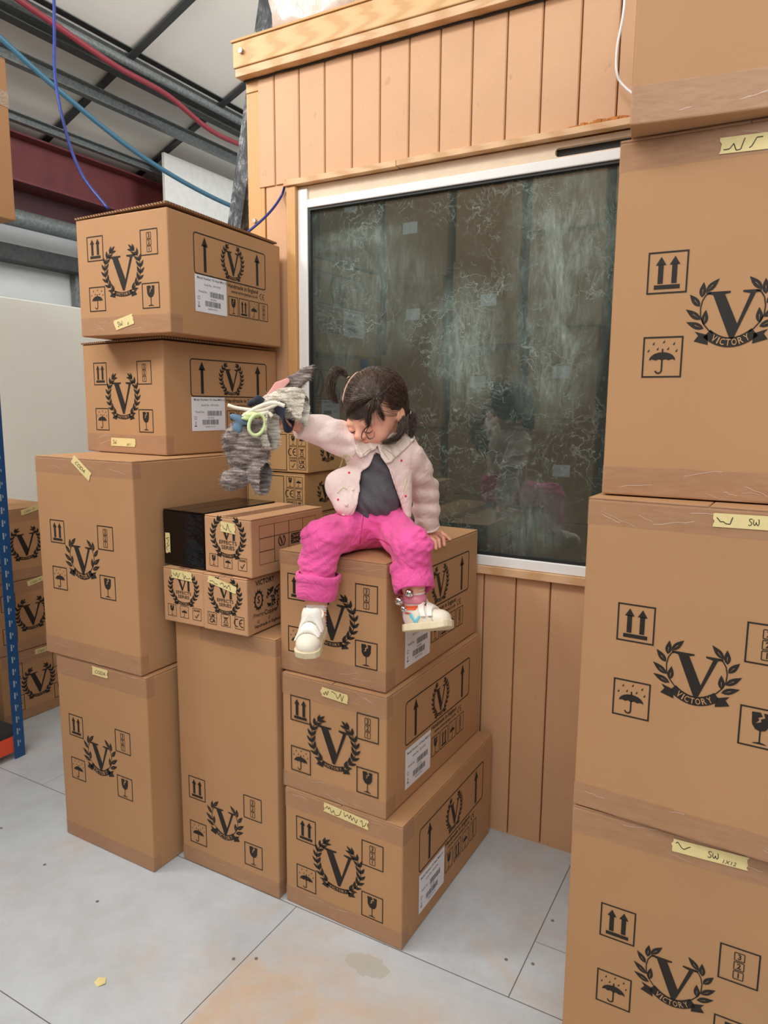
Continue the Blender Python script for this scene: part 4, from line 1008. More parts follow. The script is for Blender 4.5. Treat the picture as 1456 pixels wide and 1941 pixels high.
HAIRC = simple('brown_hair_base', (62, 47, 40), .6, var=.3, nscale=60)
SHOEW = simple('white_leather', (236, 226, 206), .5, var=.04, nscale=40, bump=.1); SOLEM = simple('cream_rubber', (226, 212, 176), .6, var=.05)
ORANGES = simple('orange_knit', (236, 100, 64), .9, bump=.3); SOCKW = simple('white_knit', (240, 232, 224), .9, bump=.3)

PER = thing('person', 'toddler in pale pink cardigan and hot pink trousers sitting on stacked cartons', 'person', W3(700, 1040, 1.93))
ORG = np.array(PER.location)
# --- trousers
hipR, hipL = W3(682, 1003, 1.915), W3(742, 1003, 1.905)
kneR, kneL = W3(612, 1022, 1.79), W3(778, 1036, 1.755)
ankR, ankL = W3(600, 1128, 1.80), W3(783, 1108, 1.762)
pel = W3(712, 985, 1.925)
S = Sdf(*bbox([hipR, hipL, kneR, kneL, ankR, ankL, pel], .09), .0032)
Mh = np.stack([nRI, nUP, -nFW], 1)
S.ell(pel, (.082, .070, .075), Mh, .01)
S.chain([hipR+nRI*-.004, kneR, W3(603, 1072, 1.793), W3(602, 1098, 1.797)], [.058, .052, .045, .043], .022)
S.chain([hipL, kneL, W3(780, 1070, 1.765), W3(783, 1088, 1.768)], [.058, .050, .042, .041], .022)
S.cone(W3(690, 1010, 1.93), W3(735, 1010, 1.93), .045, .045, .02)
def folds(S, amp, fr, dirs, seed=0):
    rng = np.random.default_rng(seed); P = S.P-ORG.astype(np.float32); out = 0
    for i, dv in enumerate(dirs):
        dv = np.array(dv); ph = rng.uniform(0, 6, 4); o1 = rng.normal(size=3)*11; o2 = rng.normal(size=3)*17
        wob = 1.3*np.sin(P@o1+ph[0])+.9*np.sin(P@o2+ph[1]); msk = .5+.5*np.sin(P@(rng.normal(size=3)*13)+ph[2])
        out = out+np.abs(np.sin((P@dv)*fr*(1+.35*i)+wob))**1.5*msk
    return -amp*out/len(dirs)+amp*.3
lim = np.linalg.norm(S.P-np.array(pel, np.float32), axis=1)
S.f = S.f+folds(S, .020, 46, [img(.5, .9, 0), img(-.6, .8, .2), img(.2, 1, .4), img(.9, .5, .3)], 3)+folds(S, .007, 120, [img(.4, .9, 0), img(-.5, .8, .2), img(.1, 1, .3)], 31)
# seat rests flat on the carton lid
S.f = np.maximum(S.f, np.where((S.P[:, 1] > 1.509) & (S.P[:, 0] < -.836), 1.0375-S.P[:, 2], -1).astype(np.float32))
TR = S.mesh('trousers', DENIM, PER, 1, ORG); TR['label'] = 'hot pink denim trousers with rolled cuffs'
btr = bvh_of(TR); OV = Vector(ORG)
def seam_line(name, pts, bvh, mat, r=.0009, parent=None, n=6, lift=.0006):
    P = []
    for u, v in [tuple(q)[:2] for q in spline([(a, b, 0) for a, b in pts], n)]:
        h_, nn = hit(bvh, u, v, OV)
        if h_: P.append(h_-OV+nn*lift)
    if len(P) > 2: return tube(name, P, r, mat, parent or PER, 5)
SEAMD = simple('dark_pink_seam', (196, 44, 122), .8)  # darker pink for the seam lines
seam_line('fly_seam', [(690, 962), (688, 985), (684, 1010), (682, 1030)], btr, SEAMD, .0011, TR)
seam_line('fly_stitching', [(684, 966), (687, 982), (680, 990), (668, 985)], btr, STITCH, .0008, TR)
seam_line('leg_seam', [(697, 1022), (720, 1022), (738, 1032), (745, 1045)], btr, SEAMD, .0010, TR)
seam_line('leg_seam', [(625, 1080), (614, 1060), (600, 1035)], btr, STITCH, .0008, TR)
def cuff(a, b, ra, rb, seed, band=True):
    """turned-up hem: an open tube with a folded rim"""
    a, b = Vector(a)-OV, Vector(b)-OV; ax = (b-a); L = ax.length; ax.normalize(); x = ax.orthogonal().normalized(); y = ax.cross(x); rng = random.Random(seed); ph = [rng.uniform(0, 6) for _ in range(4)]
    prof = [(0.0, ra-.004), (0.0, ra+.0025), (.06, ra+.0035), (.27, ra+.004), (.30, ra+.002), (.33, ra+.001), (.65, (ra+rb)/2+.002), (.97, rb+.001), (1.0, rb-.001), (1.0, rb-.006), (.8, rb-.008), (.3, ra-.006)]
    n = 48; V = []; Fc = []
    for t, r in prof:
        for k in range(n):
            an = 2*math.pi*k/n; rr = r*(1+.030*math.sin(2*an+ph[0]+t*2)+.016*math.sin(5*an+ph[1]+3*t)+.008*math.sin(9*an+ph[2]-4*t)); V.append(a+ax*(t*L+.0018*math.sin(3*an+ph[3]))+(x*math.cos(an)+y*math.sin(an))*rr)
    for i in range(len(prof)-1):
        for k in range(n): Fc.append((i*n+k, (i+1)*n+k, (i+1)*n+(k+1) % n, i*n+(k+1) % n))
    o = mesh_obj('cuff', V, Fc, DENIM, PER, True); o['label'] = 'turned-up trouser cuff'
    bm = bmesh.new(); bm.from_mesh(o.data); bmesh.ops.recalc_face_normals(bm, faces=bm.faces); bm.to_mesh(o.data); bm.free(); return o
cuff(W3(604, 1087, 1.795), W3(600, 1134, 1.80), .0525, .0485, 1)
cuff(W3(778, 1066, 1.775), W3(786, 1119, 1.752), .0495, .0490, 2)
# --- torso
nk = W3(716, 850, 1.865); chest = W3(718, 885, 1.875); bel = W3(712, 945, 1.895)
shR, shL = W3(676, 848, 1.865), W3(768, 862, 1.885)
elR, wrR = W3(618, 818, 1.82), W3(566, 806, 1.775)
elL, wrL = W3(803, 928, 1.985), W3(811, 1000, 2.045)
def torso(S, off=0.0):
    S.ell(W3(718, 890, 1.885), (.066+off, .075+off, .054+off), Mh, .0)
    S.ell(W3(712, 945, 1.893), (.068+off, .060+off, .062+off), Mh, .03)
    S.cone(shR, shL, .034+off, .036+off, .02)
lo, hi = bbox([W3(590, 835, 1.86), W3(830, 1010, 1.86), W3(700, 900, 1.72), W3(700, 900, 2.0)], .03)
S = Sdf(lo, hi, .003); torso(S, .0); S.f = S.f+folds(S, .020, 55, [img(.6, .8, 0), img(.45, .9, .2), img(.8, .6, .1)], 8)
S.f = np.maximum(S.f, -S.poly_px([(600, 1100), (640, 985), (664, 972), (700, 984), (730, 985), (752, 978), (790, 985), (850, 1100)]))
SH = S.mesh('t_shirt', SHIRT, PER, 1, ORG)
# --- cardigan: body shell with an opening, sleeves
S = Sdf(*bbox([W3(545, 770, 1.77), W3(850, 1015, 1.80), W3(700, 830, 1.70), W3(820, 1010, 2.08), W3(590, 1000, 1.9)], .02), .0032)
torso(S, .011)
S.ell(W3(648, 925, 1.865), (.040, .052, .030), np.stack([img(1, .35, 0), img(-.35, 1, 0), img(0, 0, 1)], 1), .03)
S.ell(W3(655, 960, 1.845), (.026, .022, .018), Mh, .03)
S.cone(W3(762, 900, 1.875), W3(768, 975, 1.885), .030, .018, .02)
inner = Sdf.__new__(Sdf); inner.P = S.P; inner.f = np.full(len(S.P), 1.0, np.float32); torso(inner, .003)
S.f = np.maximum(S.f, -inner.f)
opening = S.poly_px([(711, 856), (700, 884), (686, 897), (680, 915), (684, 932), (676, 958), (664, 985), (640, 1040), (800, 1040), (770, 995), (752, 935), (738, 890), (722, 862)])
front = (S.P.astype(np.float64)-CAMP)@nFW-1.90
S.f = np.maximum(S.f, -np.maximum(opening, front.astype(np.float32)))
hem = S.poly_px([(560, 1100), (606, 938), (622, 952), (650, 984), (665, 978), (700, 975), (752, 990), (770, 1000), (790, 985), (860, 1100)])
S.f = np.maximum(S.f, -hem)
S.chain([shR, W3(650, 830, 1.845), elR, wrR], [.040, .037, .035, .030], .018)
S.chain([shL, W3(792, 890, 1.93), elL, W3(808, 965, 2.015), wrL], [.041, .039, .038, .036, .033], .018)
arm = (np.minimum(S.cone_d(shR, elR, .05, .045), np.minimum(S.cone_d(elR, wrR, .05, .045), np.minimum(S.cone_d(shL, elL, .05, .05), S.cone_d(elL, wrL, .05, .045)))) < .0)
S.f = S.f+np.where(arm, folds(S, .016, 48, [img(.9, .5, 0), img(.9, -.3, .2), img(.2, 1, .1)], 5), folds(S, .009, 42, [img(.8, .4, 0), img(1, -.3, .1)], 6))
# sleeve ends are cut square
for (e, w) in ((elR, wrR), (elL, wrL)):
    ax = (w-e)/np.linalg.norm(w-e); dd = (S.P-w.astype(np.float32))@ax.astype(np.float32); near = np.linalg.norm(S.P-w.astype(np.float32), axis=1) < .075
    S.f = np.where(near, np.maximum(S.f, dd.astype(np.float32)), S.f)
CJ = S.mesh('cardigan', JACK, PER, 1, ORG); CJ['label'] = 'pale pink cardigan with red dots and green embroidery'
bj = bvh_of(CJ)
RED = simple('red_pompom', (232, 50, 84), .8); GRN = simple('green_embroidery', (206, 216, 150), .8); BUT = simple('pale_button', (238, 226, 214), .3)
for u, v in ((761, 873), (662, 896), (641, 947), (742, 858), (769, 940)):
    h_, nn = hit(bj, u, v, OV)
    if h_:
        bm = bmesh.new(); bmesh.ops.create_icosphere(bm, subdivisions=2, radius=.0032); bmesh.ops.transform(bm, matrix=Matrix.Translation(h_-OV), verts=bm.verts); bm_obj('red_dot', bm, RED, CJ, True)
for u, v in ((669, 928), (657, 957), (651, 976)):
    h_, nn = hit(bj, u, v, OV)
    if h_:
        V, Fc = tube_mesh([h_-OV-nn*.001, h_-OV+nn*.0022], .0048, 12); mesh_obj('button', V, Fc, BUT, CJ, True)
for pts in ([(645, 885), (652, 872), (660, 862), (664, 866)], [(648, 882), (656, 876), (664, 872)], [(640, 935), (650, 925), (658, 928)], [(772, 905), (768, 920), (764, 932)], [(644, 888), (650, 868), (656, 860)]):
    seam_line('embroidery', pts, bj, GRN, .0012, CJ)
seam_line('placket_seam', [(706, 873), (694, 890), (690, 905), (692, 925), (680, 950), (662, 975)], bj, simple('pink_seam', (214, 170, 160), .8), .0007, CJ)
seam_line('placket_seam', [(742, 892), (752, 925), (762, 960), (768, 985)], bj, MATS['pink_seam'], .0007, CJ)
seam_line('armhole_seam', [(668, 815), (672, 832), (676, 850), (670, 866)], bj, MATS['pink_seam'], .0009, CJ)
for e, w, r in ((elR, wrR, .031), (elL, wrL, .034)):
    ax = Vector(w-e).normalized(); x = ax.orthogonal().normalized(); y = ax.cross(x); c = Vector(w)-OV
    V, Fc = tube_mesh([c-ax*.004+(x*math.cos(a)+y*math.sin(a))*(r-.001+.0012*math.sin(3*a)) for a in np.linspace(0, 2*math.pi, 33)[:-1]], .0032, 6, True)
    mesh_obj('sleeve_hem', V, Fc, JACK, CJ, True)
# collar: two soft lobes lying over the chest
S = Sdf(*bbox([W3(660, 820, 1.78), W3(800, 885, 1.78), W3(720, 850, 1.95)], .015), .002)
torso(S, .019); S.cone(W3(716, 838, 1.86), W3(716, 862, 1.87), .050, .056, .02)
S.f = S.f+folds(S, .008, 130, [img(1, .15, 0), img(.9, .5, 0)], 12); S.f = np.abs(S.f)-.0022
lobe = np.minimum(S.poly_px([(672, 838), (674, 858), (682, 868), (694, 864), (703, 855), (712, 852), (716, 842), (716, 825), (672, 820)]), S.poly_px([(715, 838), (717, 850), (722, 866), (731, 879), (742, 876), (749, 868), (754, 864), (770, 850), (788, 830), (782, 820), (716, 820)]))
S.f = np.maximum(S.f, lobe); S.f = np.maximum(S.f, ((S.P.astype(np.float64)-CAMP)@nFW-1.90).astype(np.float32))
CO = S.mesh('collar', COLLAR, PER, 2, ORG); CO['label'] = 'cream scalloped collar'
bc = bvh_of(CO)
for pts in ([(722, 852), (730, 862), (738, 872)], [(732, 852), (742, 860), (748, 866)], [(688, 862), (696, 855), (706, 850)]): seam_line('pleat', pts, bc, simple('collar_crease', (196, 168, 150), .8), .0007, CO)

# --- body: head, neck, arms, hands, legs in one skin object
f_ = img(-.55, -.62, .56); l_ = np.array(img(.764, -.106, .637)); l_ = l_-f_*(l_@f_); l_ /= np.linalg.norm(l_); u_ = np.cross(f_, l_)
if u_@nUP < 0: u_ = -u_
HC = W3(708, 772, 1.825)
def hp(l, u, f): return HC+l_*l+u_*u+f_*f
MH = np.stack([l_, u_, f_], 1)
S = Sdf(HC-.125, HC+.125, .0021)
S.ell(hp(0, .012, -.012), (.072, .073, .084), MH, .0); S.ell(hp(0, -.028, .022), (.058, .056, .054), MH, .022)
S.ell(hp(0, -.074, .040), (.024, .018, .024), MH, .022)                      # chin
for s in (-1, 1):
    S.ell(hp(s*.030, -.045, .050), (.027, .026, .024), MH, .014)            # cheeks
    S.ell(hp(s*.026, -.006, .066), (.018, .008, .012), MH, .010)            # brow
    S.cut_ell(hp(s*.027, -.019, .088), (.013, .008, .010), MH)
    S.ell(hp(s*.027, -.020, .071), (.0125, .0085, .0095), MH, .004)         # closed lid
    S.ell(hp(s*.068, -.026, -.008), (.007, .021, .014), np.stack([l_*.8+f_*.6*s*0-u_*0, u_, f_], 1), .006)   # ears
    S.ell(hp(s*.074, -.024, -.012), (.005, .019, .013), MH, .003); S.cut_ell(hp(s*.0795, -.022, -.006), (.004, .011, .007), MH)
S.chain([hp(0, -.012, .074), hp(0, -.030, .086)], [.0065, .0100], .008); S.ell(hp(0, -.033, .088), (.010, .0085, .009), MH, .006)
for s in (-1, 1): S.ell(hp(s*.009, -.036, .081), (.0065, .006, .008), MH, .005)
S.ell(hp(0, -.053, .073), (.0155, .0045, .007), MH, .003); S.ell(hp(0, -.0605, .070), (.013, .005, .007), MH, .003); S.ell(hp(0, -.057, .066), (.018, .009, .008), MH, .008)
S.cone(hp(0, -.05, -.02), W3(716, 862, 1.875), .036, .036, .02)
head = S.mesh('head', SKIN, None, 1, ORG)
S = Sdf(*bbox([W3(545, 770, 1.74), W3(850, 1160, 1.80), W3(820, 1010, 2.06), W3(590, 1000, 1.9)], .02), .0045)
S.ell(W3(718, 890, 1.895), (.046, .060, .032), Mh, .0); S.ell(W3(712, 945, 1.90), (.048, .048, .038), Mh, .02); S.cone(shR, shL, .022, .024, .01); S.cone(W3(716, 850, 1.868), chest+nFW*.02, .034, .03, .015); S.ell(pel+nUP*.004, (.066, .052, .058), Mh, .02)
S.chain([shR, elR, wrR], [.026, .024, .019], .01); S.chain([shL, elL, wrL], [.026, .024, .019], .01)
S.chain([hipR, kneR, ankR, W3(600, 1160, 1.80)], [.042, .036, .030, .0245], .01); S.chain([hipL, kneL, ankL, W3(787, 1150, 1.765)], [.042, .036, .028, .0245], .01)
S.f = np.maximum(S.f, np.where((S.P[:, 1] > 1.512) & (S.P[:, 0] < -.839), 1.041-S.P[:, 2], -1).astype(np.float32))
bodym = S.mesh('body', SKIN, None, 1, ORG)
# hand on the carton edge
def hand(S, wrist, palm, knk, tips, thumb, r=.0058, pr=(.019, .010, .022)):
    S.cone(wrist, palm, .0165, .014, .01)
    for kx in knk: S.cone(palm, kx, .0120, .0078, .007)
    for kx, (m, t) in zip(knk, tips): S.chain([kx, m, t], [r*1.12, r*1.02, r*.86], .0012)
    S.chain(thumb, [.0095, .0072, .0060], .006)
top = 1.0365
def onz(u, v, z):
    d = np.array(at(u, v, 1))-CAMP; return CAMP+d*(z-CAMZ)/d[2]
def onx(u, v, x):
    d = np.array(at(u, v, 1))-CAMP; return CAMP+d*x/d[0]
kn = [onz(816, 1019, top+.014), onz(824, 1017, top+.015), onz(831, 1014, top+.014), onz(836, 1010, top+.012)]
mid = [onz(830, 1027, top+.009), onz(838, 1024, top+.010), onz(844, 1021, top+.009), onz(845, 1016, top+.008)]
for i in range(4): mid[i][0] = min(mid[i][0], -.831)
tp = [m+np.array([.006, -.004, -.018])+(np.array([.002, 0, 0])) for m in mid]
tp = [np.array([-.8245, t[1]-.004, t[2]]) for t in tp]; tp[3] = np.array([-.8275, tp[3][1], top+.001])
palm = onz(812, 1013, top+.016)
S = Sdf(*bbox([wrL, palm]+kn+tp+[onz(800, 1026, top)], .02), .0014)
hand(S, wrL, palm, kn, list(zip(mid, tp)), [onz(806, 1016, top+.013), onz(803, 1021, top+.010), onz(808, 1026, top+.0075)])
S.f = np.maximum(S.f, np.where(S.P[:, 0] < -.8335, top-.0005-S.P[:, 2], -1).astype(np.float32))
handL = S.mesh('handL', SKIN, None, 1, ORG)
# other hand gripping the rabbit's ear
gr = W3(548, 800, 1.755); a1 = img(-.95, -.25, .2); a2 = img(.1, .5, .86); a3 = np.cross(a1, a2)
S = Sdf(*bbox([wrR, gr], .06), .0016)
pk = [gr+a1*.008+a3*o for o in (-.018, -.006, .006, .017)]
hand(S, wrR, gr, pk, [(p+a1*.014+a2*.012, p+a1*.004+a2*.026) for p in pk], [gr-a3*.014, gr-a3*.022+a2*.012+a1*.006, gr-a3*.014+a2*.022+a1*.012])
handR = S.mesh('handR', SKIN, None, 1, ORG)
BODY = join_meshes('body', [bodym, head, handL, handR], PER)
# face marks
LASH = simple('eyelashes', (60, 40, 34), .6); LIP = simple('lips', (206, 112, 104), .45)
bh = bvh_of(BODY)
def on_head(l, u, lift=.0006):
    o = Vector(hp(l, u, .2))-OV; d = Vector(-f_); r = bh.ray_cast(o, d); return r[0]+r[1]*lift if r[0] else None
for s in (-1, 1):
    P = [on_head(s*(.027+.012*t), -.0225-.0035*(1-t*t)) for t in np.linspace(-1, 1, 9)]; P = [p for p in P if p]
    e = tube('eyelid_line', P, [.0005, .0009, .0012, .0014, .0014, .0014, .0012, .0009, .0005][:len(P)], LASH, PER, 6)
    P = [on_head(s*(.026+.015*t), .006+.003*(1-t*t), .0003) for t in np.linspace(-1, 1, 9)]; P = [p for p in P if p]
    tube('eyebrow', P, [.0008, .0012, .0016, .0018, .0018, .0016, .0014, .001, .0006][:len(P)], simple('eyebrow_hair', (150, 104, 82), .8), PER, 6)
P = [p for p in [on_head(.013*t, -.0575+.001*t*t, .0002) for t in np.linspace(-1, 1, 9)] if p]; tube('mouth_line', P, .0011, LIP, PER, 6)

# --- hair
S = Sdf(HC-.12, HC+.12, .0026)
S.ell(hp(0, .016, -.014), (.079, .078, .090), MH, 0); S.ell(hp(0, -.02, -.045), (.066, .060, .052), MH, .02)
q = S.P-HC.astype(np.float32); fl = q@f_.astype(np.float32); ul = q@u_.astype(np.float32); ll = q@l_.astype(np.float32)
face = .030-.55*(fl-.035)       # hairline height as a function of depth
S.f = np.maximum(S.f, np.minimum((fl-.012)*.8, (face-ul)*.8+.0)); S.f = np.maximum(S.f, np.minimum(fl+.030, -.002-ul)*.9)
S.f = np.maximum(S.f, -.085-ul)
CAPH = S.mesh('hair', HAIRC, PER, 2, ORG); CAPH['label'] = 'dark brown hair tied in bunches'
tieF = np.array(hit(bvh_of(CAPH), 711, 756, OV)[0]); tieR = W3(660, 716, 1.83); tieL = W3(778, 782, 1.85)
def surf(dirv, lift=0.0):
    """point on the hair ellipsoid along a head-frame direction"""
    c = np.array([0, .016, -.014]); r = np.array([.0795, .0785, .0905])+lift; d = dirv/np.linalg.norm(dirv); k = 1/np.linalg.norm(d/r); p = c+d*k; return hp(*p)
def hdir(P):
    q = P-hp(0, .016, -.014); return np.array([q@l_, q@u_, q@f_])
rng = np.random.default_rng(11); SV = []; SF = []
def strand(pts, r0=.00065, r1=.0003):
    pts = [Vector(p)-OV for p in pts]; m = len(pts); k0 = len(SV)
    for i, p in enumerate(pts):
        t = (pts[min(i+1, m-1)]-pts[max(i-1, 0)]).normalized(); a = t.cross(Vector(-nFW)).normalized(); b = t.cross(a); r = r0+(r1-r0)*i/(m-1)
        for an in (0, 2.09, 4.19): SV.append(p+(a*math.cos(an)+b*math.sin(an))*r)
    for i in range(m-1):
        for j in range(3): SF.append((k0+i*3+j, k0+i*3+(j+1) % 3, k0+i*3+3+(j+1) % 3, k0+i*3+3+j))
def comb(n, sampler, tie, lift=.0025, tail=None):
    dt = hdir(tie); dt /= np.linalg.norm(dt)
    for _ in range(n):
        d0 = sampler(); d0 /= np.linalg.norm(d0); om = math.acos(max(-1, min(1, float(d0@dt)))); lf = rng.uniform(.0, lift); j = rng.normal(size=3)*.02
        pts = []
        for t in np.linspace(0, 1, 10):
            if om < 1e-3: continue
            d = (math.sin((1-t)*om)*d0+math.sin(t*om)*dt)/math.sin(om)+j*math.sin(math.pi*t); pts.append(surf(d, lf+.0015*math.sin(math.pi*t)))
        if pts:
            pts[-1] = tie+rng.normal(size=3)*.0012; strand(pts, rng.uniform(.0005, .0009), .0005)
def band_s(l0, l1, u0, u1, f0, f1, cond):
    def g():
        while True:
            d = np.array([rng.uniform(l0, l1), rng.uniform(u0, u1), rng.uniform(f0, f1)])
            if .5 < np.linalg.norm(d) < 1 and cond(d/np.linalg.norm(d)): return d
    return g
part = lambda d: d[0]+.42          # parting: plane left of this belongs to the right-hand bunch
comb(750, band_s(-1, -.3, -.5, 1, -1, .8, lambda d: part(d) < -.02 and (d[1] > .12 or d[2] < .1)), tieR)
comb(900, band_s(-.45, .75, -.2, 1, -.5, 1, lambda d: part(d) > .02 and d[0] < .62 and (d[1] > .30 or d[2] < .35) and d[1] > .05), tieF)
comb(900, band_s(-.3, 1, -.7, 1, -1, .5, lambda d: d[0] > -.3 and (d[2] < -.05 or d[0] > .62) and (d[1] > -.1 or d[2] < -.25)), tieL)
def lock(n, ctrl, spread, r0=.0007):
    C = [np.array(c) for c in ctrl]
    for _ in range(n):
        o = rng.normal(size=3); k = rng.uniform(.3, 1)
        P = spline([Vector(c+o*spread[i]*k) for i, c in enumerate(C)], 5); cut = int(len(P)*rng.uniform(.8, 1)); strand(P[:max(cut, 4)], rng.uniform(.0005, .0008), .00025)
lock(420, [tieR, W3(648, 704, 1.825), W3(634, 708, 1.82), W3(627, 726, 1.82), W3(630, 748, 1.822), W3(642, 768, 1.828)], [.001, .005, .0075, .0085, .0075, .004])
lock(300, [tieF, W3(704, 765, 1.722), W3(698, 780, 1.728), W3(697, 796, 1.738), W3(701, 810, 1.752)], [.001, .0035, .005, .0055, .004])
lock(160, [tieF, W3(692, 757, 1.735), W3(676, 763, 1.745), W3(663, 778, 1.76), W3(656, 796, 1.775)], [.001, .004, .0055, .0045, .003])
lock(110, [tieF, W3(716, 768, 1.727), W3(722, 785, 1.737), W3(730, 800, 1.76)], [.001, .004, .005, .004])
lock(260, [tieL, W3(783, 790, 1.855), W3(784, 806, 1.856), W3(779, 822, 1.855), W3(782, 836, 1.85)], [.001, .006, .007, .006, .004])
lock(240, [W3(762, 790, 1.80), W3(764, 812, 1.80), W3(752, 830, 1.80), W3(735, 838, 1.79), W3(722, 840, 1.785)], [.004, .006, .006, .004, .003])
lock(6, [W3(699, 806, 1.75), W3(688, 818, 1.742), W3(686, 830, 1.742), W3(693, 833, 1.742)], [.001, .001, .001, .001])
lock(6, [W3(699, 808, 1.75), W3(694, 822, 1.741), W3(700, 832, 1.74), W3(709, 828, 1.742), W3(709, 816, 1.745)], [.001, .001, .001, .001, .001])
mesh_obj('hair_strands', SV, SF, HAIRM, CAPH, True)
P = [Vector(surf(np.array([-.42, math.cos(a)*.9, math.sin(a)*.9]), .0012))-OV for a in np.linspace(-.25, 1.15, 14)]
tube('parting', P, [.0008]+[.0021]*12+[.0008], simple('scalp', (206, 164, 142), .6), CAPH, 6)
TIE = simple('hair_elastic', (226, 206, 188), .5)
for c, ax in ((tieF, tieF-HC), (tieR, tieR-HC), (tieL, tieL-HC)):
    a = Vector(ax).normalized(); x = a.orthogonal().normalized(); y = a.cross(x); V, Fc = tube_mesh([Vector(c)-OV+(x*math.cos(t)+y*math.sin(t))*.0036 for t in np.linspace(0, 2*math.pi, 17)[:-1]], .0015, 6, True); mesh_obj('hair_elastic', V, Fc, TIE, CAPH, True)

# --- socks
def sock(a, b, ra, rb, bands, first):
    a, b = Vector(a)-OV, Vector(b)-OV; ax = b-a; L = ax.length; ax.normalize(); x = ax.orthogonal().normalized(); y = ax.cross(x); V = []; Fc = []; mi = []; m = 36; n = 40
    for i in range(m+1):
        t = i/m; r = ra+(rb-ra)*t+.0009*math.sin(t*46)+(.001 if t < .22 else 0)
        for k in range(n):
            an = 2*math.pi*k/n; V.append(a+ax*(t*L)+(x*math.cos(an)+y*math.sin(an))*(r+.0003*math.sin(an*20)))
        if i < m:
            o = any(p <= t < q for p, q in bands)
            for k in range(n): Fc.append((i*n+k, (i+1)*n+k, (i+1)*n+(k+1) % n, i*n+(k+1) % n)); mi.append(1 if o else 0)
    Fc.append(tuple(range(n))[::-1]); mi.append(0)
    o = mesh_obj('sock', V, Fc, None, PER, True, [SOCKW, ORANGES], mi); bm = bmesh.new(); bm.from_mesh(o.data); bmesh.ops.recalc_face_normals(bm, faces=bm.faces); bm.to_mesh(o.data); bm.free(); o['label'] = first; return o
sock(W3(600, 1141, 1.80), W3(598, 1184, 1.795), .0262, .0275, [(.40, .46), (.58, .76), (.86, .93)], 'white sock with orange stripes')
sock(W3(784, 1108, 1.762), W3(788, 1160, 1.765), .0262, .028, [(.68, .86), (.92, 1)], 'striped sock under the bell strap')
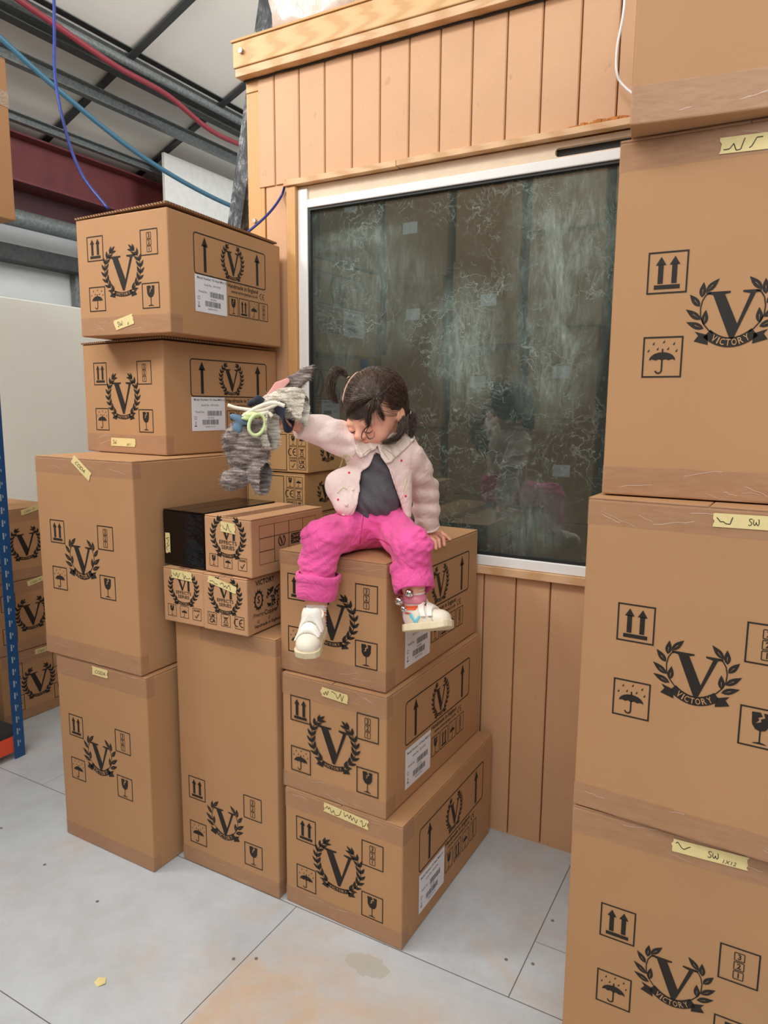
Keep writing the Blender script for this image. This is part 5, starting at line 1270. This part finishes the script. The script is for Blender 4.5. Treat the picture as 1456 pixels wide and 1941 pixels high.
# --- shoes
def shoe(heel, t, n, side_mark, label):
    """heel = centre of the sole's back edge, t = towards the toe, n = up through the foot"""
    t = np.array(t); n = np.array(n)-t*(np.array(n)@t); n /= np.linalg.norm(n); w = np.cross(t, n)   # w, t, n
    root = bpy.data.objects.new('shoe', None); COL.objects.link(root); root.parent = PER; root['label'] = label
    root.matrix_local = Matrix.Translation(Vector(heel)-OV) @ Matrix(((w[0], t[0], n[0], 0), (w[1], t[1], n[1], 0), (w[2], t[2], n[2], 0), (0, 0, 0, 1))) @ Matrix.Scale(.93, 4)
    L = .142
    def upper(S, off=0.0):
        S.f = np.full(len(S.P), 1.0, np.float32)
        S.ell((0, .034, .030), (.0285+off, .033+off, .036+off), None, 0); S.ell((0, .062, .024), (.030+off, .036+off, .034+off), None, .015); S.ell((0, .104, .014), (.0325+off, .036+off, .026+off), None, .015); S.cone((0, .034, .05), (0, .036, .062), .026+off, .0275+off, .012)
    lo, hi = (-.045, -.008, -.022), (.045, .155, .085)
    S = Sdf(lo, hi, .0016); upper(S); S.f = np.maximum(S.f, -S.P[:, 2]+.000)
    inn = S.cone_d((0, .036, .045), (0, .036, .09), .0225, .0235); S.f = np.maximum(S.f, -np.maximum(inn, .050-S.P[:, 2]*1.0)); S.f = np.maximum(S.f, S.P[:, 2]-.060+.22*(S.P[:, 1]-.03))
    S.mesh('upper', SHOEW, root, 2)
    # rubber sole
    def outline(y): # half width
        return np.interp(y, [-.002, .004, .015, .04, .07, .10, .12, .135, .1415, .1435], [.006, .020, .0275, .030, .0295, .0345, .0345, .0275, .017, .004])
    S = Sdf(lo, hi, .0016); hw = outline(S.P[:, 1]); d2 = np.maximum(np.abs(S.P[:, 0])-hw, np.maximum(-.003-S.P[:, 1], S.P[:, 1]-.1445)); zc = -.004+.006*np.clip((S.P[:, 1]-.1)/.045, 0, 1)**2
    S.f = (np.maximum(d2, np.abs(S.P[:, 2]-zc)-.0095)).astype(np.float32); S.mesh('sole', SOLEM, root, 2)
    # toe cap line, hook straps
    S = Sdf(lo, hi, .0015); upper(S, .0034); shell = np.abs(S.f)-.0026
    for y0, y1 in ((.060, .0755), (.081, .0965)):
        yy = S.P[:, 1]+.35*(S.P[:, 2]-.05); S2 = Sdf.__new__(Sdf); S2.lo, S2.h, S2.n, S2.P = S.lo, S.h, S.n, S.P
        S2.f = np.maximum(np.maximum(shell, np.maximum(y0-yy, yy-y1)), .026-S.P[:, 2]-.2*S.P[:, 0]).astype(np.float32); S2.mesh('strap', simple('strap_leather', (246, 240, 228), .4, var=.02), root, 1)
    yy = S.P[:, 1]; upper(S, .0010); S.f = np.maximum(np.abs(S.f)-.0012, np.maximum(np.abs(yy-.108+.35*(S.P[:, 2]-.02)+6*S.P[:, 0]**2)-.0012, .004-S.P[:, 2])).astype(np.float32)
    S.mesh('stitched_seam', simple('shoe_seam', (196, 184, 164), .7), root, 1)
    if side_mark:
        S = Sdf(lo, hi, .0014); upper(S, .0012); y, z = S.P[:, 1], S.P[:, 2]; sh = np.abs(S.f)-.0012
        def seg(a, b, r):
            ab = np.array(b)-np.array(a); tt = np.clip(((y-a[0])*ab[0]+(z-a[1])*ab[1])/(ab@ab), 0, 1); return np.hypot(y-a[0]-tt*ab[0], z-a[1]-tt*ab[1])-r
        v_ = np.minimum(seg((.040, .028), (.052, .006), .0042), seg((.052, .006), (.064, .020), .0036)); S.f = np.maximum(np.maximum(sh, v_), -S.P[:, 0]*side_mark).astype(np.float32)
        S.mesh('side_stripe', simple('turquoise_leather', (120, 204, 220), .5), root, 1)
        S = Sdf(lo, hi, .0016); upper(S, .0010); S.f = np.maximum(np.maximum(np.abs(S.f)-.0014, S.P[:, 1]-.016), np.maximum(.004-S.P[:, 2], S.P[:, 2]-.05)).astype(np.float32); S.mesh('heel_tab', simple('lilac_leather', (226, 200, 214), .5), root, 1)
    return root
tR = img(-.18, -.42, .89); nR_ = img(-.05, .90, .42)
shoe(W3(605, 1185, 1.80), tR, nR_, 0, 'white shoe with two hook straps, toe pointing down')
tL = img(.80, .15, .52); nL_ = img(-.10, .95, -.30)
shoe(W3(788, 1164, 1.765)-nL_*.030-tL*.036, tL, nL_, 1, 'white shoe with turquoise stripe and two hook straps')
# --- bells on a strap round the ankle
ab = bpy.data.objects.new('bell_anklet', None); COL.objects.link(ab); ab.parent = PER; ab['label'] = 'pink ankle strap with silver bells'
PK = simple('pink_satin', (232, 140, 160), .35); SILV = simple('silver_bell', (225, 222, 220), .18, 1.0, var=.02)
c = Vector(W3(786, 1134, 1.763))-OV; ax = Vector(img(.03, -1, .0)); x = Vector(nRI); y = -Vector(nFW)
V, Fc = [], []
for i, (tt, rr) in enumerate(((-.011, .0278), (-.011, .0300), (.011, .0305), (.011, .0280))):
    for k in range(40):
        a = 2*math.pi*k/40; V.append(c+ax*tt+(x*math.cos(a)+y*math.sin(a))*rr)
for i in range(4):
    for k in range(40): Fc.append((i*40+k, i*40+(k+1) % 40, ((i+1) % 4)*40+(k+1) % 40, ((i+1) % 4)*40+k))
mesh_obj('strap', V, Fc, PK, ab, True)
def bell(u, v, d, r):
    b = Vector(W3(u, v, d))-OV; bm = bmesh.new(); bmesh.ops.create_uvsphere(bm, u_segments=20, v_segments=14, radius=r); bmesh.ops.transform(bm, matrix=Matrix.Translation(b) @ Matrix.Rotation(.5, 4, 'X'), verts=bm.verts); o = bm_obj('bell', bm, SILV, ab, True)
    for q in (0, math.pi/2):
        V, Fc = tube_mesh([b+Vector(-nFW)*0+(Vector(nRI)*math.cos(q+.4)*math.sin(t)+Vector(nUP)*math.sin(q+.4)*math.sin(t)-Vector(nFW)*math.cos(t))*(r*1.0) for t in np.linspace(-1.0, 1.0, 9)], .0007, 5); mesh_obj('slot', V, Fc, SEAL, o, True)
bell(776, 1124, 1.722, .0105); bell(757, 1139, 1.752, .0120); bell(765, 1154, 1.735, .0080)
# ------------------------------------------------------------------ soft toy rabbit held by the ear
t = NT('grey_ribbed_plush'); m_ = t.mapping((1, 1, 1)); wv = t.new('ShaderNodeTexNoise'); wv.inputs['Scale'].default_value = 1; wv.inputs['Detail'].default_value = 5
t.link(t.mapping((30, 30, 200)), wv.inputs['Vector'])
t.color(t.ramp(wv.outputs['Fac'], [(.32, s2l((78, 66, 62))), (.5, s2l((132, 116, 110))), (.7, s2l((186, 172, 162)))])); t.set(Roughness=.9); t.b.inputs['Sheen Weight'].default_value = .4
t.bump(wv.outputs['Fac'], .6, .004); PLUSH = t.m
t = NT('pale_ribbed_plush'); wv = t.new('ShaderNodeTexNoise'); wv.inputs['Scale'].default_value = 1; wv.inputs['Detail'].default_value = 5
t.link(t.mapping((30, 30, 200)), wv.inputs['Vector'])
t.color(t.ramp(wv.outputs['Fac'], [(.32, s2l((150, 138, 122))), (.5, s2l((206, 196, 180))), (.68, s2l((234, 228, 214)))])); t.set(Roughness=.9); t.bump(wv.outputs['Fac'], .6, .004); PLUSH2 = t.m
TOY = thing('soft_toy', 'grey plush rabbit swung by the ear in the child\'s raised hand', 'soft toy', W3(470, 850, 1.74)); TO = np.array(TOY.location); TOV = Vector(TO)
def fur(S, amp=.003, fr=330, seed=0):
    P = S.P-TO.astype(np.float32); k = (img(.1, 1, .1)).astype(np.float32)
    S.f = S.f+amp*np.sin(P@k*fr+2*np.sin(P@(np.array([31, 23, 17], np.float32)))).astype(np.float32)*.5
S = Sdf(*bbox([W3(420, 780, 1.70), W3(520, 940, 1.80)], .035), .0026)
S.ell(W3(470, 838, 1.745), (.058, .062, .048), Mh, 0); S.ell(W3(470, 868, 1.745), (.046, .042, .042), Mh, .02)
fur(S); S.mesh('body', PLUSH, TOY, 1, TO)
S = Sdf(*bbox([W3(415, 880, 1.70), W3(520, 940, 1.80)], .03), .0024); S.chain([W3(468, 885, 1.745), W3(455, 902, 1.735), W3(438, 910, 1.715)], [.026, .024, .025], .01); fur(S, .0025, 330, 1); S.mesh('leg', PLUSH, TOY, 1, TO)
S = Sdf(*bbox([W3(440, 860, 1.70), W3(520, 950, 1.80)], .03), .0024); S.chain([W3(482, 872, 1.735), W3(492, 898, 1.725), W3(497, 922, 1.72)], [.028, .029, .022], .01); fur(S, .0025, 330, 2); S.mesh('leg', PLUSH, TOY, 1, TO)
S = Sdf(*bbox([W3(490, 770, 1.70), W3(540, 850, 1.80)], .03), .0024); S.chain([W3(519, 790, 1.70), W3(522, 812, 1.705), W3(512, 835, 1.72)], [.021, .025, .024], .01); fur(S, .0025, 330, 3); S.mesh('arm', PLUSH2, TOY, 1, TO)
S = Sdf(*bbox([W3(425, 800, 1.70), W3(470, 860, 1.80)], .03), .0024); S.chain([W3(452, 816, 1.72), W3(440, 832, 1.715), W3(436, 845, 1.72)], [.021, .019, .015], .01); fur(S, .0025, 330, 4); S.mesh('arm', PLUSH, TOY, 1, TO)
# head with ears
S = Sdf(*bbox([W3(490, 725, 1.68), W3(600, 830, 1.80)], .035), .0026)
S.ell(W3(532, 768, 1.735), (.046, .036, .040), np.stack([img(.9, -.3, 0), img(.3, .9, 0), img(0, 0, 1)], 1), 0); S.ell(W3(505, 772, 1.715), (.022, .018, .022), Mh, .02); fur(S, .003, 300, 5)
HD = S.mesh('head', PLUSH2, TOY, 1, TO)
S = Sdf(*bbox([W3(505, 680, 1.68), W3(600, 780, 1.80)], .03), .0022)
for a, b, ra, rb in ((W3(530, 752, 1.73), W3(556, 728, 1.73), .019, .020), (W3(556, 728, 1.73), W3(578, 710, 1.725), .020, .015), (W3(578, 710, 1.725), W3(596, 693, 1.72), .015, .004)):
    S.cone(a, b, ra, rb, .006)
q = (S.P-W3(560, 725, 1.728).astype(np.float32))@(img(0, 0, 1)).astype(np.float32); S.f = np.maximum(S.f, np.abs(q)-.009); fur(S, .0015, 260, 6); EAR = S.mesh('ear', PLUSH, TOY, 1, TO)
S = Sdf(*bbox([W3(505, 690, 1.68), W3(575, 770, 1.76)], .02), .002); S.chain([W3(513, 748, 1.716), W3(528, 733, 1.714), W3(544, 722, 1.714)], [.008, .012, .007], .004); q = (S.P-W3(530, 735, 1.716).astype(np.float32))@(img(0, 0, 1)).astype(np.float32); S.f = np.maximum(S.f, np.abs(q)-.005)
o = S.mesh('ear_lining', simple('pink_plush', (222, 160, 152), .9, bump=.3), EAR, 1, TO)
# second ear falls over the gripping hand
S = Sdf(*bbox([W3(520, 730, 1.66), W3(600, 830, 1.80)], .03), .0024)
S.chain([W3(538, 750, 1.725), W3(560, 758, 1.705), W3(572, 778, 1.698), W3(584, 800, 1.705)], [.022, .026, .024, .012], .012)
q = (S.P-W3(565, 775, 1.70).astype(np.float32))@(img(.1, .15, 1)).astype(np.float32); S.f = np.maximum(S.f, np.abs(q)-.012); fur(S, .0022, 300, 7); S.mesh('ear', PLUSH2, TOY, 1, TO)
# loose pile along the toy's outline
def tufts(o, n, seed, L=.008, mat=None):
    rng = random.Random(seed); me = o.data; V = []; Fc = []; ps = me.polygons; N = len(ps)
    for _ in range(n):
        p = ps[rng.randrange(N)]; c = p.center; nn = p.normal; dv = (nn*rng.uniform(.3, .9)+Vector(img(rng.uniform(-1, 1), rng.uniform(-.7, .2), rng.uniform(-.3, .3)))).normalized()*L*rng.uniform(.6, 1.3)
        sd = dv.cross(nn); sd = (sd.normalized() if sd.length > 1e-6 else Vector((1, 0, 0)))*.0007; k = len(V); V += [c-sd, c+sd, c+dv*.6+sd*.6, c+dv]; Fc.append((k, k+1, k+2, k+3))
    q = mesh_obj('pile', V, Fc, mat or o.data.materials[0], o); return q
for k, o in enumerate([c for c in TOY.children]): tufts(o, 2600 if o.name.startswith('body') else 1100, k)
# dark scarf, straps, ribbon loop, blue bow
NAVY = cloth('navy_fabric', (24, 28, 48), 400)
S = Sdf(*bbox([W3(505, 740, 1.68), W3(560, 830, 1.78)], .03), .0022); S.chain([W3(508, 782, 1.722), W3(532, 772, 1.705), W3(548, 786, 1.705), W3(546, 812, 1.725)], [.010, .015, .019, .012], .01); S.mesh('scarf', NAVY, TOY, 1, TO)
S = Sdf(*bbox([W3(466, 745, 1.68), W3(510, 785, 1.78)], .03), .0022); S.chain([W3(474, 765, 1.715), W3(490, 758, 1.70), W3(504, 763, 1.70)], [.008, .010, .007], .006); S.mesh('scarf_end', NAVY, TOY, 1, TO)
CREAM = simple('cream_cord', (232, 222, 204), .8, bump=.3); GR = simple('pale_green_ribbon', (206, 222, 160), .6); BL = simple('blue_felt', (96, 122, 146), .8)
for pts, r in (([(432, 768), (448, 773), (468, 776), (492, 778), (512, 772), (532, 764)], .0042), ([(460, 790), (478, 778), (500, 768), (520, 764), (540, 770)], .0055), ([(462, 788), (486, 786), (508, 783), (516, 790)], .0050)):
    tube('cord', [p-TOV for p in spline([Vector(W3(u, v, 1.690)) for u, v in pts], 8)], r, CREAM, TOY, 8)
ring = [Vector(W3(487+15*math.cos(a)-3*math.sin(a), 805+20*math.sin(a), 1.684+.006*math.cos(a)))-TOV for a in np.linspace(0, 2*math.pi, 33)[:-1]]
V = []; Fc = []
for p in ring: V += [p+Vector(nFW)*.007, p-Vector(nFW)*.004]
c0 = sum(ring, Vector())/32
for i in range(32): j = (i+1) % 32; Fc.append((2*i, 2*j, 2*j+1, 2*i+1))
V2 = []
tube('ribbon_loop', ring, .0042, GR, TOY, 8, True)
S = Sdf(*bbox([W3(455, 775, 1.66), W3(505, 800, 1.74)], .02), .002); S.ell(W3(478, 786, 1.692), (.022, .009, .010), np.stack([img(1, -.1, 0), img(.1, 1, 0), img(0, 0, 1)], 1), 0); S.ell(W3(470, 792, 1.69), (.016, .006, .008), Mh, .004); fur(S, .002, 500); S.mesh('ribbon_bow', GR, TOY, 1, TO)
S = Sdf(*bbox([W3(435, 775, 1.66), W3(480, 830, 1.76)], .02), .0022); S.ell(W3(454, 795, 1.70), (.026, .010, .008), np.stack([img(.9, -.4, 0), img(.4, .9, 0), img(0, 0, 1)], 1), 0); S.ell(W3(450, 812, 1.702), (.012, .014, .008), Mh, .008); S.mesh('felt_patch', BL, TOY, 1, TO)
